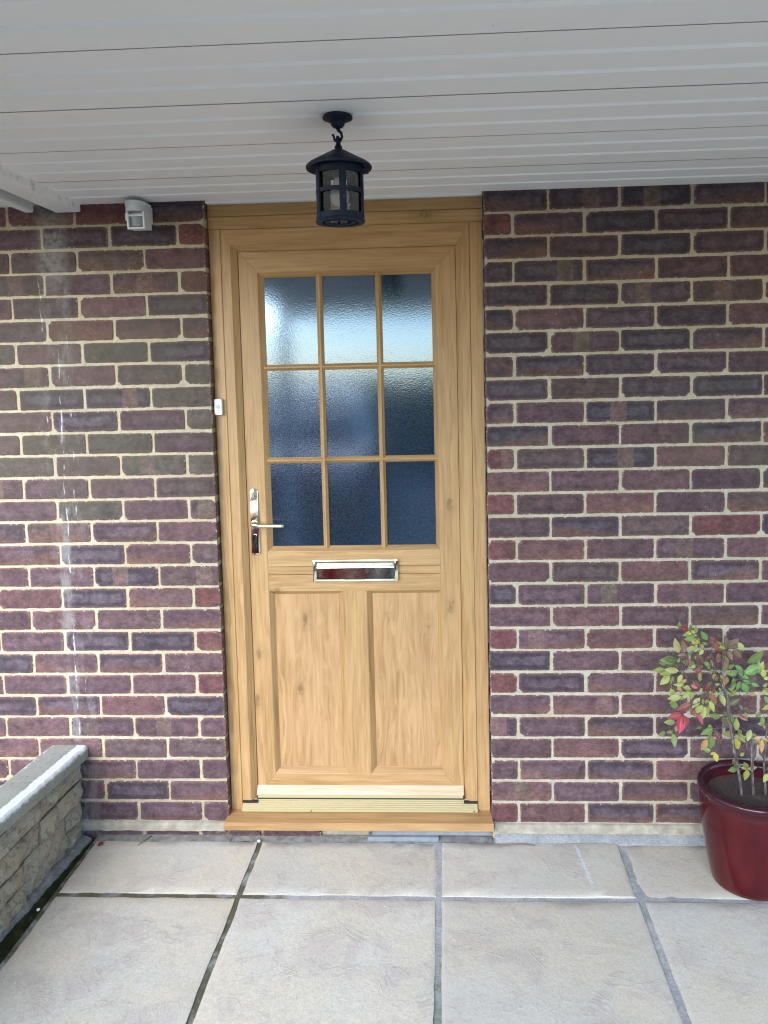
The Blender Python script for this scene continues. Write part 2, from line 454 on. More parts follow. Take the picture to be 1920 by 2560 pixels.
def coping_mat():
    g = NT('weathered coping', 0.85, 0.3)
    pos = g.pos()
    n1 = g.noise(pos, 6, 4); n2 = g.noise(pos, 48, 5, 0.7); n3 = g.noise(pos, 260, 3)
    nz = g.sep(g.n('ShaderNodeNewGeometry').outputs['Normal'])[2]
    col = g.mix(g.sm(n1, 0.35, 0.62), (0.255, 0.25, 0.195), (0.30, 0.285, 0.235))
    col = g.mix(g.mth('MULTIPLY', g.sm(n2, 0.52, 0.68), 0.55), col, (0.16, 0.17, 0.125))
    edge = g.n('ShaderNodeAttribute', attribute_name='worn').outputs['Fac']
    col = g.mix(g.mth('MULTIPLY', g.sm(g.mth('ADD', edge, g.mth('MULTIPLY', g.mth('SUBTRACT', n2, 0.5), 0.8)), 0.4, 0.62), 0.85), col, (0.70, 0.70, 0.66))
    col = g.gain(col, g.lin(n3, 0.25, 0.75, 0.84, 1.16))
    g.set(Base_Color=col, Normal=g.bump(g.mth('ADD', n2, g.mth('MULTIPLY', n3, 0.3)), 0.5, 0.003))
    return g.m

def upvc_mat():
    g = NT('white upvc', 0.42, 0.4)
    pos = g.pos()
    n = g.noise(g.map(pos, (1, 3.0, 1)), 2.0, 4); n2 = g.noise(pos, 40, 4)
    col = g.mix(g.mth('MULTIPLY', g.sm(n, 0.42, 0.72), 0.35), (0.91, 0.905, 0.885), (0.86, 0.845, 0.81))
    sp = g.mth('MULTIPLY', g.sm(g.voro(pos, 17).outputs['Distance'], 0.02, 0.04, 1, 0), g.sm(n2, 0.56, 0.6))
    col = g.mix(g.mth('MULTIPLY', sp, 0.6), col, (0.2, 0.18, 0.15))
    x, y, z = g.sep(pos)
    seam = g.mth('MULTIPLY', g.sm(g.mth('ABSOLUTE', g.mth('ADD', x, 1.2805)), 0.001, 0.004, 1, 0), g.sm(g.noise(g.map(pos, (1, 1, 1)), 14, 4, 0.7), 0.50, 0.68))
    col = g.mix(g.mth('MULTIPLY', seam, 0.5), col, (0.22, 0.18, 0.15))
    wallside = g.mth('MULTIPLY', g.sm(y, -0.03, -0.004), g.sm(n2, 0.42, 0.6))
    col = g.mix(g.mth('MULTIPLY', wallside, 0.0), col, (0.30, 0.28, 0.25))
    g.set(Base_Color=col, Roughness=g.lin(n2, 0.3, 0.7, 0.36, 0.5), Normal=g.bump(g.noise(pos, 3.0, 2), 0.05, 0.01))
    return g.m

def glass_mat():
    g = NT('obscure reeded glass', 0.06, 0.5)
    pos = g.pos()
    n1 = g.noise(g.map(pos, (1, 1, 1.7)), 150, 2, 0.5, 0.4); n2 = g.noise(g.map(pos, (1, 1, 1.4)), 9, 2)
    h = g.mth('ADD', n1, g.mth('MULTIPLY', n2, 0.8))
    n3 = g.noise(g.map(pos, (1, 1, 1.5)), 120, 2, 0.55, 0.8)
    tex = g.gain(g.mix(0.0, (0.016, 0.026, 0.039), (0, 0, 0)), g.lin(n3, 0.3, 0.7, 0.55, 1.5))
    g.set(Base_Color=tex, Specular_Tint=(0.62, 0.79, 1.0, 1.0), IOR=2.2, Roughness=0.09, Normal=g.bump(h, 0.105, 0.0008))
    return g.m

def clear_glass():
    g = NT('clear lamp glass', 0.03)
    t = g.t; out = t.nodes['Material Output']
    tr = g.n('ShaderNodeBsdfTransparent'); tr.inputs[0].default_value = (0.95, 0.96, 0.96, 1)
    gl = g.n('ShaderNodeBsdfGlossy'); gl.inputs['Roughness'].default_value = 0.05
    g.i(gl.inputs['Normal'], g.bump(g.noise(g.obj(), 40, 2), 0.25, 0.004))
    fr = g.n('ShaderNodeFresnel'); fr.inputs[0].default_value = 2.2
    mx = g.n('ShaderNodeMixShader')
    g.i(mx.inputs[0], fr.outputs[0]); g.i(mx.inputs[1], tr.outputs[0]); g.i(mx.inputs[2], gl.outputs[0])
    t.links.new(mx.outputs[0], out.inputs['Surface'])
    return g.m

def glaze_mat():
    g = NT('oxblood ceramic glaze', 0.1, 0.6)
    o = g.obj()
    n = g.noise(g.map(o, (1, 1, 0.35)), 7, 4); n2 = g.noise(o, 300, 2)
    col = g.mix(g.sm(n, 0.35, 0.7), (0.050, 0.004, 0.006), (0.085, 0.007, 0.009))
    z = g.sep(o)[2]
    rimd = g.mth('MULTIPLY', g.sm(z, 0.095, 0.14), 0.8)
    col = g.mix(rimd, col, (0.035, 0.009, 0.014))
    d2 = g.sm(g.noise(g.map(o, (30, 30, 2.2)), 1.0, 3), 0.62, 0.7)
    col = g.mix(g.mth('MULTIPLY', d2, 0.3), col, (0.06, 0.01, 0.014))
    foot = g.sm(z, -0.135, -0.155); col = g.mix(g.mth('MULTIPLY', foot, 0.5), col, (0.09, 0.05, 0.045))
    g.set(Base_Color=col, Roughness=g.lin(n, 0.3, 0.7, 0.05, 0.12), Specular_IOR_Level=0.34, Normal=g.bump(n, 0.15, 0.004))
    return g.m

def leaf_mat():
    g = NT('nandina leaf', 0.42, 0.4)
    info = g.info(); o = g.obj()
    at = g.n('ShaderNodeAttribute', attribute_name='mid').outputs['Fac']
    tip = g.n('ShaderNodeAttribute', attribute_name='along').outputs['Fac']
    p = g.vadd(o, g.vscale(g.comb(1.0, 1.0, 1.0), g.mth('MULTIPLY', info.outputs['Random'], 11.0)))
    n = g.noise(p, 60, 3)
    col = info.outputs['Color']
    col = g.mix(g.mth('MULTIPLY', g.sm(n, 0.45, 0.7), 0.45), col, (0.30, 0.13, 0.07))
    col = g.gain(col, g.lin(g.noise(p, 240, 2), 0.3, 0.7, 0.85, 1.15))
    col = g.mix(g.mth('MULTIPLY', g.sm(at, 0.0, 0.18, 1, 0), 0.22), col, (0.45, 0.42, 0.20))
    g.set(Base_Color=col, Normal=g.bump(g.noise(g.map(p, (1, 1, 1)), 160, 2), 0.2, 0.001))
    t = g.t
    tl = g.n('ShaderNodeBsdfTranslucent'); g.i(tl.inputs[0], col)
    mx = g.n('ShaderNodeMixShader'); mx.inputs[0].default_value = 0.22
    g.i(mx.inputs[1], g.b.outputs[0]); g.i(mx.inputs[2], tl.outputs[0])
    t.links.new(mx.outputs[0], t.nodes['Material Output'].inputs['Surface'])
    return g.m

def stem_mat():
    g = NT('woody stem', 0.85, 0.3)
    o = g.obj(); n = g.noise(g.map(o, (1, 1, 0.25)), 160, 4, 0.7); n2 = g.noise(o, 45, 3)
    col = g.ramp(n, [(0.3, (0.035, 0.028, 0.024)), (0.52, (0.13, 0.10, 0.085)), (0.72, (0.30, 0.28, 0.27))])
    g.set(Base_Color=g.gain(col, g.lin(n2, 0.3, 0.7, 0.7, 1.2)), Normal=g.bump(n, 0.8, 0.002))
    return g.m

def iron_mat():
    g = NT('black lantern paint', 0.5, 0.25)
    o = g.obj(); n = g.noise(o, 130, 4, 0.7); n2 = g.noise(o, 26, 3)
    col = g.mix(g.sm(n, 0.60, 0.74), (0.008, 0.014, 0.031), (0.05, 0.065, 0.09))
    col = g.mix(g.mth('MULTIPLY', g.sm(n2, 0.55, 0.75), 0.4), col, (0.014, 0.022, 0.038))
    g.set(Base_Color=col, Normal=g.bump(n, 0.3, 0.001), Roughness=g.lin(n2, 0.3, 0.7, 0.38, 0.6))
    return g.m

def moss_mat():
    g = NT('damp moss', 0.95, 0.2)
    pos = g.pos(); n = g.noise(pos, 22, 4); n2 = g.noise(pos, 240, 3, 0.7)
    col = g.ramp(n, [(0.3, (0.018, 0.014, 0.009)), (0.5, (0.028, 0.033, 0.012)), (0.72, (0.05, 0.062, 0.018))])
    g.set(Base_Color=g.gain(col, g.lin(n2, 0.25, 0.75, 0.6, 1.4)), Normal=g.bump(n2, 1.0, 0.004))
    return g.m

def ground_mat(name, a, b, sc=3):
    g = NT(name, 0.9, 0.3)
    pos = g.pos(); n = g.noise(pos, sc, 4); n2 = g.noise(pos, 150, 3)
    col = g.gain(g.mix(g.sm(n, 0.35, 0.65), a, b), g.lin(n2, 0.25, 0.75, 0.75, 1.25))
    g.set(Base_Color=col, Normal=g.bump(n2, 0.6, 0.004))
    return g.m

def hedge_mat():
    g = NT('hedge leaves', 0.6, 0.4)
    pos = g.pos(); n = g.noise(pos, 14, 4); n2 = g.noise(pos, 60, 3)
    g.set(Base_Color=g.ramp(n, [(0.3, (0.012, 0.022, 0.010)), (0.6, (0.03, 0.055, 0.02)), (0.8, (0.06, 0.09, 0.03))]), Normal=g.bump(n2, 1.0, 0.03))
    return g.m

M = {}
M['brick'] = brick_mat(); M['mortar'] = mortar_mat()
OL, OM, OD = (0.430, 0.258, 0.108), (0.355, 0.203, 0.080), (0.262, 0.142, 0.050)
M['oak_x'] = wood_mat('golden oak foil, level grain', 0, OL, OM, OD)
M['oak_z'] = wood_mat('golden oak foil, upright grain', 2, OL, OM, OD)
M['oak_panel'] = wood_mat('golden oak panel foil', 2, (0.425, 0.252, 0.112), (0.360, 0.204, 0.084), (0.270, 0.145, 0.055), 0.8, 1.0)
M['oak_pale'] = wood_mat('pale oak foil', 0, (0.60, 0.44, 0.29), (0.54, 0.37, 0.23), (0.42, 0.27, 0.15))  # paler oak tone used for the weather bar
M['slab'] = slab_mat(); M['joint'] = joint_mat(); M['stone'] = stone_mat(); M['coping'] = coping_mat()
M['upvc'] = upvc_mat(); M['glass'] = glass_mat(); M['lampglass'] = clear_glass(); M['glaze'] = glaze_mat()
M['leaf'] = leaf_mat(); M['stem'] = stem_mat(); M['iron'] = iron_mat(); M['moss'] = moss_mat()
M['brass'] = plain('polished brass', (0.84, 0.76, 0.56), 0.06, 1.0, var=0.03, scale=20)
M['gold'] = plain('gold anodised threshold', (0.50, 0.415, 0.225), 0.35, 0.3, var=0.02, scale=90)
M['ledge'] = plain('grey smeared mortar', (0.32, 0.28, 0.205), 0.95, var=0.35, scale=30, bump=1.0)
M['haunch'] = plain('grey mortar haunching', (0.21, 0.195, 0.17), 0.95, var=0.45, scale=45, bump=1.0)
M['black'] = plain('black rubber and painted shade', (0.012, 0.012, 0.013), 0.6, var=0.2)  # rubber parts, also the painted shade in gaps and behind the leaf
M['white_plastic'] = plain('white plastic', (0.70, 0.70, 0.70), 0.35, var=0.04)
M['grey_plastic'] = plain('grey plastic', (0.42, 0.43, 0.44), 0.4, var=0.05)
M['lens'] = plain('smoky sensor lens', (0.30, 0.31, 0.34), 0.25, var=0.05)
M['soil'] = plain('potting compost', (0.075, 0.05, 0.042), 0.95, var=0.5, scale=120, bump=1.0)
M['slate'] = plain('blue-grey slate', (0.20, 0.215, 0.225), 0.8, var=0.2, scale=40, bump=0.6)
M['driveway'] = ground_mat('driveway asphalt', (0.11, 0.11, 0.11), (0.14, 0.137, 0.133))
M['earth'] = ground_mat('bare earth', (0.06, 0.05, 0.035), (0.10, 0.08, 0.055), 6)
M['grassy'] = ground_mat('grass', (0.05, 0.075, 0.025), (0.07, 0.09, 0.035), 2)
M['hedge'] = hedge_mat()
M['bulb'] = plain('frosted bulb', (0.45, 0.46, 0.47), 0.08, var=0.02)
M['carpaint'] = plain('red car paint', (0.20, 0.008, 0.014), 0.12, var=0.02)
M['carglass'] = plain('dark car glass', (0.01, 0.012, 0.014), 0.05, var=0.02)
M['tyre'] = plain('tyre rubber', (0.02, 0.02, 0.02), 0.8, var=0.1)
M['alloy'] = plain('silver alloy', (0.5, 0.5, 0.52), 0.3, 0.9, var=0.05)
M['twig'] = plain('dry twig', (0.20, 0.13, 0.085), 0.85, var=0.3)
M['petal'] = plain('dark red leaf', (0.16, 0.02, 0.022), 0.6, var=0.2)
M['pebble'] = plain('white pebble', (0.72, 0.71, 0.69), 0.6, var=0.1)

# ================================================================== large structure
SOFFIT = 2.143
# ground sheet to the horizon, driveway, porch bed
g0 = structure(obj('ground', [(-150, -150, -0.10), (150, -150, -0.10), (150, 150, -0.10), (-150, 150, -0.10)], [(0, 1, 2, 3)], M['grassy']))
drive = structure(MB().box(-9, 9, -16, -3.62, -0.099, -0.05).build('driveway', M['driveway']))
bed = structure(MB().box(-4.0, -1.55, -3.5, 0.0, -0.099, 0.17).build('soil_bed', M['earth']))

# ---------------------------------------------------------------- paving
pave = thing('paving', None, None, (0, 0, 0))
del pave['label']; del pave['category']
pave['kind'] = 'structure'

def slab(x0, x1, y0, y1, seed):
    r = random.Random(seed)
    nx, ny = 18, 18 if y1 - y0 > 0.4 else 10
    V = []; F = []
    off = Vector((r.uniform(0, 50), r.uniform(0, 50), r.uniform(0, 50)))
    tilt = (r.uniform(-0.003, 0.003), r.uniform(-0.003, 0.003)); lift = r.uniform(-0.0015, 0.0015)
    us = [0, 0.012] + [i / (nx - 2) * 0.96 + 0.02 for i in range(nx - 1)] + [0.988, 1.0]
    vs = [0, 0.016] + [i / (ny - 2) * 0.96 + 0.02 for i in range(ny - 1)] + [0.984, 1.0]
    W, H = len(us), len(vs)
    for j, v in enumerate(vs):
        for i, u in enumerate(us):
            x = x0 + (x1 - x0) * u; y = y0 + (y1 - y0) * v
            e = (i in (0, W - 1)) or (j in (0, H - 1)); e2 = (i in (1, W - 2)) or (j in (1, H - 2))
            P = Vector((x, y, 0))
            jx = mnoise.noise(P * 22 + off) * 0.004; jy = mnoise.noise(P * 22 + off * 2) * 0.004
            ins = mnoise.noise(P * 9 + off) * 0.003
            if i in (0, 1): x += jx * 0.5 + ins
            if i in (W - 1, W - 2): x += jx * 0.5 - ins
            if j in (0, 1): y += jy * 0.5 + ins
            if j in (H - 1, H - 2): y += jy * 0.5 - ins
            z = lift + tilt[0] * (u - 0.5) + tilt[1] * (v - 0.5)
            z += mnoise.noise(P * 5 + off) * 0.0022 + mnoise.noise(P * 17 + off) * 0.0012
            if e: z -= 0.0018 + 0.0012 * mnoise.noise(P * 40 + off)
            elif e2: z -= 0.0004
            V.append((x, y, z))
    for j in range(H - 1):
        for i in range(W - 1):
            a = j * W + i; F.append((a, a + 1, a + W + 1, a + W))
    ring = [i for i in range(W)] + [j * W + W - 1 for j in range(1, H)] + [(H - 1) * W + i for i in range(W - 2, -1, -1)] + [j * W for j in range(H - 2, 0, -1)]
    n0 = len(V)
    for k in ring: V.append((V[k][0], V[k][1], -0.035))
    m = len(ring)
    for k in range(m): F.append((ring[k], n0 + k, n0 + (k + 1) % m, ring[(k + 1) % m]))
    F.append(tuple(n0 + k for k in range(m)))
    o = obj('paving_slab', V, F, M['slab'], pave)
    shade_auto(o, 50)
    return o

XS = [(-1.33, -0.774), (-0.757, -0.168), (-0.149, 0.430), (0.452, 1.035), (1.053, 1.636), (1.654, 2.237)]
YS = [(-0.301, -0.032), (-0.912, -0.321), (-1.520, -0.932), (-2.128, -1.540), (-2.736, -2.148), (-3.60, -2.756)]
for a, (x0, x1) in enumerate(XS):
    for b, (y0, y1) in enumerate(YS):
        slab(x0, x1, y0, y1, 100 + a * 10 + b)
# recessed pointing under and between the slabs
V = []; F = []
jx = [-1.40, -1.34] + [p for x0, x1 in XS for p in (x0 - 0.004, x0 + 0.004, x1 - 0.004, x1 + 0.004)] + [2.3]
joint = MB().box(-1.345, 2.26, -3.62, 0.004, -0.09, -0.0034)
joint.build('pointing', M['joint'], pave)
# ragged mortar fillet between the slabs and the wall
def ragged_strip(name, x0, x1, ya, yb, za, zb, n, amp, mat, parent, seed):
    V = []; F = []
    for i in range(n + 1):
        x = x0 + (x1 - x0) * i / n
        w = mnoise.noise(Vector((x * 14, seed, 0))) * amp + mnoise.noise(Vector((x * 45, seed, 3))) * amp * 0.6
        V += [(x, yb, zb), (x, yb - 0.004, zb), (x, ya + w, za), (x, ya + w - 0.002, za - 0.012), (x, yb, za - 0.012)]
    for i in range(n):
        for k in range(5):
            a = i * 5 + k; b = i * 5 + (k + 1) % 5
            F.append((a, b, b + 5, a + 5))
    return obj(name, V, F, mat, parent)
ragged_strip('mortar_fillet', 0.03, 2.2, -0.034, 0.006, -0.001, 0.012, 120, 0.006, M['joint'], pave, 3.0)
ragged_strip('mortar_fillet', -1.34, -0.87, -0.040, 0.006, -0.001, 0.004, 60, 0.010, M['haunch'], pave, 7.0)
ragged_strip('mortar_fillet', -0.87, 0.02, -0.030, 0.006, -0.003, 0.002, 70, 0.010, M['haunch'], pave, 11.0)

# ---------------------------------------------------------------- brick wall
wall = thing('brick_wall', 'dark purple-brown brick wall with buff mortar surrounding the oak front door', 'brick wall', (-0.43, 0.1, 0))
DL, DR = -0.880, 0.020
mb = MB()
mb.box(DR + 0.003, 3.4, 0.0030, 0.25, -0.09, 2.168)
mb.box(-2.7, DL - 0.003, 0.0030, 0.25, -0.09, 2.168)
mb.box(DL - 0.003, DR + 0.003, 0.013, 0.25, -0.09, 0.036)
mb.build('mortar_bed', M['mortar'], wall)
BRICK_MESH = {}
def brick_mesh(w, h, seed):
    key = (round(w, 4), h, seed)
    if key in BRICK_MESH: return BRICK_MESH[key]
    r = random.Random(seed * 31 + int(w * 1e4))
    per = []
    nx = max(6, int(w / 0.0125)); nz = 5
    hw, hh = w / 2, h / 2
    pts = [(-hw + w * i / nx, -hh) for i in range(nx)] + [(hw, -hh + h * i / nz) for i in range(nz)]
    pts += [(hw - w * i / nx, hh) for i in range(nx)] + [(-hw, hh - h * i / nz) for i in range(nz)]
    n = len(pts)
    off = Vector((r.uniform(0, 90), r.uniform(0, 90), 0))
    cdep = {}
    cb = r.randrange(n)
    for k, (x, z) in enumerate(pts):
        q = Vector((x * 38, z * 38, 0)) + off
        q2 = Vector((x * 95, z * 95, 5)) + off
        dx = mnoise.noise(q) * 0.0015 + mnoise.noise(q2) * 0.0009
        dz = mnoise.noise(q + Vector((40, 0, 0))) * 0.0013 + mnoise.noise(q2 + Vector((40, 0, 0))) * 0.0008
        sx = sz = 0.0
        if abs(x) > hw - 1e-6 and abs(z) > hh - 1e-6:
            c = r.choice((0.0005, 0.001, 0.0015, 0.002, 0.002, 0.003, 0.0025, 0.007))
            sx, sz = -math.copysign(c, x), -math.copysign(c, z)
        per.append((x + dx + sx, z + dz + sz))
    V = []; rim = []
    for (ins, y, rv) in ((0.0, 0.085, 0.9), (0.0, 0.0018, 0.0), (0.0038, 0.0, 0.22), (0.021, -0.0006, 1.0)):
        for x, z in per:
            kx = (hw - ins) / hw; kz = (hh - ins) / hh
            V.append((x * kx, y, z * kz)); rim.append(rv)
    F = []
    for L in range(3):
        for k in range(n):
            k2 = (k + 1) % n
            F.append((L * n + k, L * n + k2, (L + 1) * n + k2, (L + 1) * n + k))
    V.append((0, -0.0008 + r.uniform(-0.0008, 0.0008), 0)); rim.append(1.25)
    for k in range(n): F.append((3 * n + k, 3 * n + (k + 1) % n, 4 * n))
    me = bpy.data.meshes.new('brick')
    me.from_pydata(V, [], F)
    bm = bmesh.new(); bm.from_mesh(me); bmesh.ops.recalc_face_normals(bm, faces=bm.faces); bm.to_mesh(me); bm.free()
    # open at the back: normals must point out
    if me.polygons[-1].normal.y > 0:
        me.flip_normals()
    at = me.attributes.new('rim', 'FLOAT', 'POINT')
    for k, v in enumerate(rim): at.data[k].value = v
    me.materials.append(M['brick'])
    BRICK_MESH[key] = me
    return me

PAL = [((0.092, 0.056, 0.062), 0.5), ((0.104, 0.060, 0.064), 0.3), ((0.080, 0.051, 0.060), 0.9), ((0.114, 0.066, 0.068), 0.1), ((0.122, 0.064, 0.064), 0.1), ((0.066, 0.047, 0.056), 1.0), ((0.100, 0.060, 0.068), 0.2), ((0.096, 0.064, 0.060), 0.3), ((0.098, 0.059, 0.066), 0.4)]
PALL = PAL + [((0.092, 0.074, 0.058), 0.2), ((0.084, 0.071, 0.058), 0.1)]
DARK = [((0.062, 0.047, 0.056), 0.8), ((0.070, 0.049, 0.058), 0.5), ((0.056, 0.045, 0.056), 0.9)]
RED = [((0.130, 0.056, 0.054), 0.1), ((0.142, 0.060, 0.056), 0.0)]
br = random.Random(5)
outside = MB(); outside_rim = []
def brick_at(xc, w, zc, h, row, side, red=False):
    if w < 0.02: return
    seed = br.randrange(14) if w > 0.19 else br.randrange(8)
    me = brick_mesh(w, h, seed)
    if side == 'R' and row <= 9 and br.random() < 0.45 and not red: red = None
    upper_green = side == 'L' and 1 <= row <= 12
    pal = DARK if red is None else RED if red else (PALL if upper_green else PAL)
    c, a = pal[br.randrange(len(pal))]
    if red is False and br.random() < 0.02: c, a = RED[0]
    k = br.uniform(0.88, 1.14)
    o = bpy.data.objects.new('brick', me)
    o.color = (c[0] * k * 0.90, c[1] * k * 0.84, c[2] * k * 0.80, min(1, max(0, a + br.uniform(-0.25, 0.3))))
    put(o, (xc + br.uniform(-0.0015, 0.0015), br.uniform(-0.0016, 0.0012), zc + br.uniform(-0.0012, 0.0012)), wall)
    o.rotation_euler = (br.uniform(-0.008, 0.008), br.uniform(-0.006, 0.006), br.uniform(-0.006, 0.006))
def brick_far(xc, w, zc, h):
    outside.box(xc - w / 2, xc + w / 2, 0.0, 0.03, zc - h / 2, zc + h / 2)
red_r = {0, 10, 12, 14, 18, 26, 20}
red_l = {0, 2, 20, 16}
for row in range(-1, 27):
    zc = 0.05 + 0.075 * (26.5 - row); h = 0.0658
    base = 0.5 if row % 2 == 0 else 1.0
    # right of the door
    edges = [DR] + [0.225 * (base + k) for k in range(0, 10)]
    for k in range(len(edges) - 1):
        a = edges[k] + (0.0045 if k else 0.0); b = edges[k + 1] - 0.0045
        if a > 2.3: break
        if a < 1.02: brick_at((a + b) / 2, b - a, zc, h, row, 'R', k == 0 and row in red_r)
        else: brick_far((a + b) / 2, b - a, zc, h)
    edges = [DL] + [-0.858 - 0.225 * (base + k) for k in range(0, 8)]
    for k in range(len(edges) - 1):
        b = edges[k] - (0.0045 if k else 0.0); a = edges[k + 1] + 0.0045
        if b < -2.5: break
        if b > -1.74: brick_at((a + b) / 2, b - a, zc, h, row, 'L', k == 0 and row in red_l)
        else: brick_far((a + b) / 2, b - a, zc, h)
# half-buried plinth course at ground level
x = -1.78
while x < -0.02:
    w = 0.215 * br.uniform(0.85, 1.0)
    if not (-0.40 < x + w and x < 0.02): brick_at(x + w / 2, w, 0.004, 0.036, 27, 'P')
    x += w + 0.012
fb = outside.build('brickwork', M['brick'], wall, color=(0.10, 0.06, 0.06, 0.2))
fb['kind'] = 'stuff'
# smeared mortar ledge just above the paving
def ledge(x0, x1, n, seed, zt, zb):
    V = []; F = []
    for i in range(n + 1):
        x = x0 + (x1 - x0) * i / n
        q = Vector((x * 13, seed, 0)); w = mnoise.noise(q) * 0.003; w2 = mnoise.noise(q * 2.7) * 0.003
        V += [(x, 0.006, zt + w), (x, -0.0045, zt - 0.004 + w), (x, -0.010, zt - 0.012 + w2), (x, -0.011, zb + w2), (x, 0.006, zb - 0.002)]
    for i in range(n):
        for k in range(5):
            a = i * 5 + k; b = i * 5 + (k + 1) % 5
            F.append((a, b, b + 5, a + 5))
    o = obj('mortar_ledge', V, F, M['ledge'], wall)
ledge(-1.41, -0.892, 50, 1.0, 0.054, 0.024)
ledge(0.03, 2.2, 120, 5.0, 0.052, 0.022)
MB().box(-0.40, -0.16, -0.022, 0.012, -0.006, 0.012, 0.002).build('slate_packer', M['slate'], wall)
MB().box(-0.385, 0.015, -0.012, 0.012, 0.013, 0.034, 0.003).build('slate_packer', M['slate'], wall)

# ---------------------------------------------------------------- porch canopy
can = thing('porch_canopy', 'white boarded porch canopy spanning above the door and brick wall', 'porch canopy', (0.6, -1.1, 2.3))
P3 = 0.286 / 3
CX0, CX1 = -1.30, 3.4
for i in range(12):
    yb = -0.286 * i - (0.0004 if i else 0.001); ya = -0.286 * (i + 1) + 0.0046
    z = SOFFIT + br.uniform(-0.0004, 0.0004)
    pr = [(yb, z + 0.0255), (yb, z)]
    for k in (1, 2):
        yc = yb - P3 * k
        pr += [(yc + 0.0105, z), (yc + 0.0008, z + 0.0105), (yc - 0.0008, z + 0.0105), (yc - 0.0095, z)]
    pr += [(ya, z), (ya + 0.0180, z + 0.0225), (ya + 0.0180, z + 0.0255)]
    A = [(CX0, y, zz) for y, zz in pr]; B = [(CX1, y, zz) for y, zz in pr]
    MB().loop(A, B).build('soffit_board', M['upvc'], can)
MB().box(-1.52, 3.5, -3.48, 0.30, 2.170, 2.33).build('roof_deck', M['upvc'], can)
MB().box(-1.40, 3.45, -3.46, -3.44, 2.06, 2.169, 0.004).build('fascia', M['upvc'], can)
MB().box(DL + 0.002, DR - 0.003, 0.010, 0.036, 2.1375, 2.150, 0.002).build('soffit_trim', M['upvc'], can)
MB().box(-1.363, -1.281, -3.43, -0.008, 2.1175, 2.160, 0.004).build('edge_beam', M['upvc'], can)
MB().box(-1.4235, -1.3645, -3.40, -0.006, 2.150, 2.168).build('painted_shade_gap', M['black'], can)  # solid black box painting in the deep shade between beam and trim
for px in (-1.35, 3.3):
    MB().box(px - 0.04, px + 0.04, -3.42, -3.34, -0.05, 2.14, 0.004).build('post', M['upvc'], can)
side = thing('side_canopy', 'strip of white lean-to canopy left of the porch ceiling beam', 'canopy', (-1.8, -0.4, 2.15))
MB().box(-1.455, -1.425, -0.85, -0.03, 2.116, 2.150, 0.005).build('edge_trim', M['upvc'], side)
for i in range(3):
    MB().box(-2.6, -1.457, -0.286 * (i + 1) + 0.003, -0.286 * i - 0.002, 2.142, 2.152, 0.002).build('soffit_board', M['upvc'], side)

# ---------------------------------------------------------------- low stone wall
lw = thing('low_stone_wall', 'low split-stone garden wall with pale coping butting against the house left of the door', 'garden wall', (-1.44, -0.9, 0))
def face_x(y, z): return -1.3745 - 0.050 * (0.278 - z) + (0.040 if y < 0 else 0) * y
def stone(y0, y1, z0, z1, seed):
    r = random.Random(seed); off = Vector((r.uniform(0, 90), r.uniform(0, 90), 0))
    ny = max(5, int((y1 - y0) / 0.018)); nz = max(4, int((z1 - z0) / 0.014))
    V = []; F = []; proud = r.uniform(-0.004, 0.007)
    for j in range(nz + 1):
        for i in range(ny + 1):
            u = i / ny; v = j / nz
            y = y0 + (y1 - y0) * u; z = z0 + (z1 - z0) * v
            q = Vector((y * 16, z * 24, 0)) + off
            e = min(u * (y1 - y0), (1 - u) * (y1 - y0), v * (z1 - z0), (1 - v) * (z1 - z0))
            b = min(1.0, e / 0.014)
            d = -0.011 + 0.013 * (b ** 0.5) + b * (mnoise.noise(q) * 0.016 + mnoise.noise(q * 2.6) * 0.009) + proud
            if b == 0:
                y += mnoise.noise(q * 1.7) * 0.003; z += mnoise.noise(q * 1.9 + Vector((9, 0, 0))) * 0.003
            V.append((face_x(y, z) + d, y, z))
    W = ny + 1
    for j in range(nz):
        for i in range(ny):
            a = j * W + i; F.append((a, a + 1, a + W + 1, a + W))
    ring = [i for i in range(W)] + [j * W + ny for j in range(1, nz + 1)] + [nz * W + i for i in range(ny - 1, -1, -1)] + [j * W for j in range(nz - 1, 0, -1)]
    n0 = len(V)
    for k in ring: V.append((V[k][0] - 0.05, V[k][1], V[k][2]))
    m = len(ring)
    for k in range(m): F.append((ring[k], n0 + k, n0 + (k + 1) % m, ring[(k + 1) % m]))
    F.append(tuple(n0 + k for k in range(m)))
    o = obj('stone', V, F, M['stone'], lw, origin=None)
    shade_auto(o, 40)
G_ = 0.0026
sr = random.Random(3)
layout = []
def course(z0, z1, cuts):
    for a, b in zip(cuts[:-1], cuts[1:]): layout.append((b + G_, a - G_, z0 + G_, z1 - G_))
course(0.205, 0.278, [-0.004, -0.215, -0.43, -0.72, -0.95, -1.25, -1.5, -1.9])
course(0.128, 0.205, [-0.004, -0.165, -0.265, -0.50, -0.80, -1.1, -1.32, -1.62, -1.9])
course(0.064, 0.128, [-0.004, -0.105]); course(-0.012, 0.064, [-0.004, -0.105])
course(-0.012, 0.128, [-0.105, -0.345])
course(0.064, 0.128, [-0.345, -0.62, -0.9, -1.16]); course(-0.012, 0.064, [-0.345, -0.52, -0.86, -1.16])
course(-0.012, 0.128, [-1.16, -1.5, -1.9])
for k, (y0, y1, z0, z1) in enumerate(layout): stone(y0, y1, z0, z1, 40 + k)
V = []
core = MB()
A = [(face_x(0, 0.278) - 0.016, 0.0, 0.279), (face_x(0, -0.02) - 0.016, 0.0, -0.02), (-1.50, 0.0, -0.02), (-1.49, 0.0, 0.279)]
Bq = [(face_x(-1.9, 0.278) - 0.016, -1.9, 0.279), (face_x(-1.9, -0.02) - 0.016, -1.9, -0.02), (-1.56, -1.9, -0.02), (-1.56, -1.9, 0.279)]
core.loop(A, Bq).build('mortar_core', M['earth'], lw)
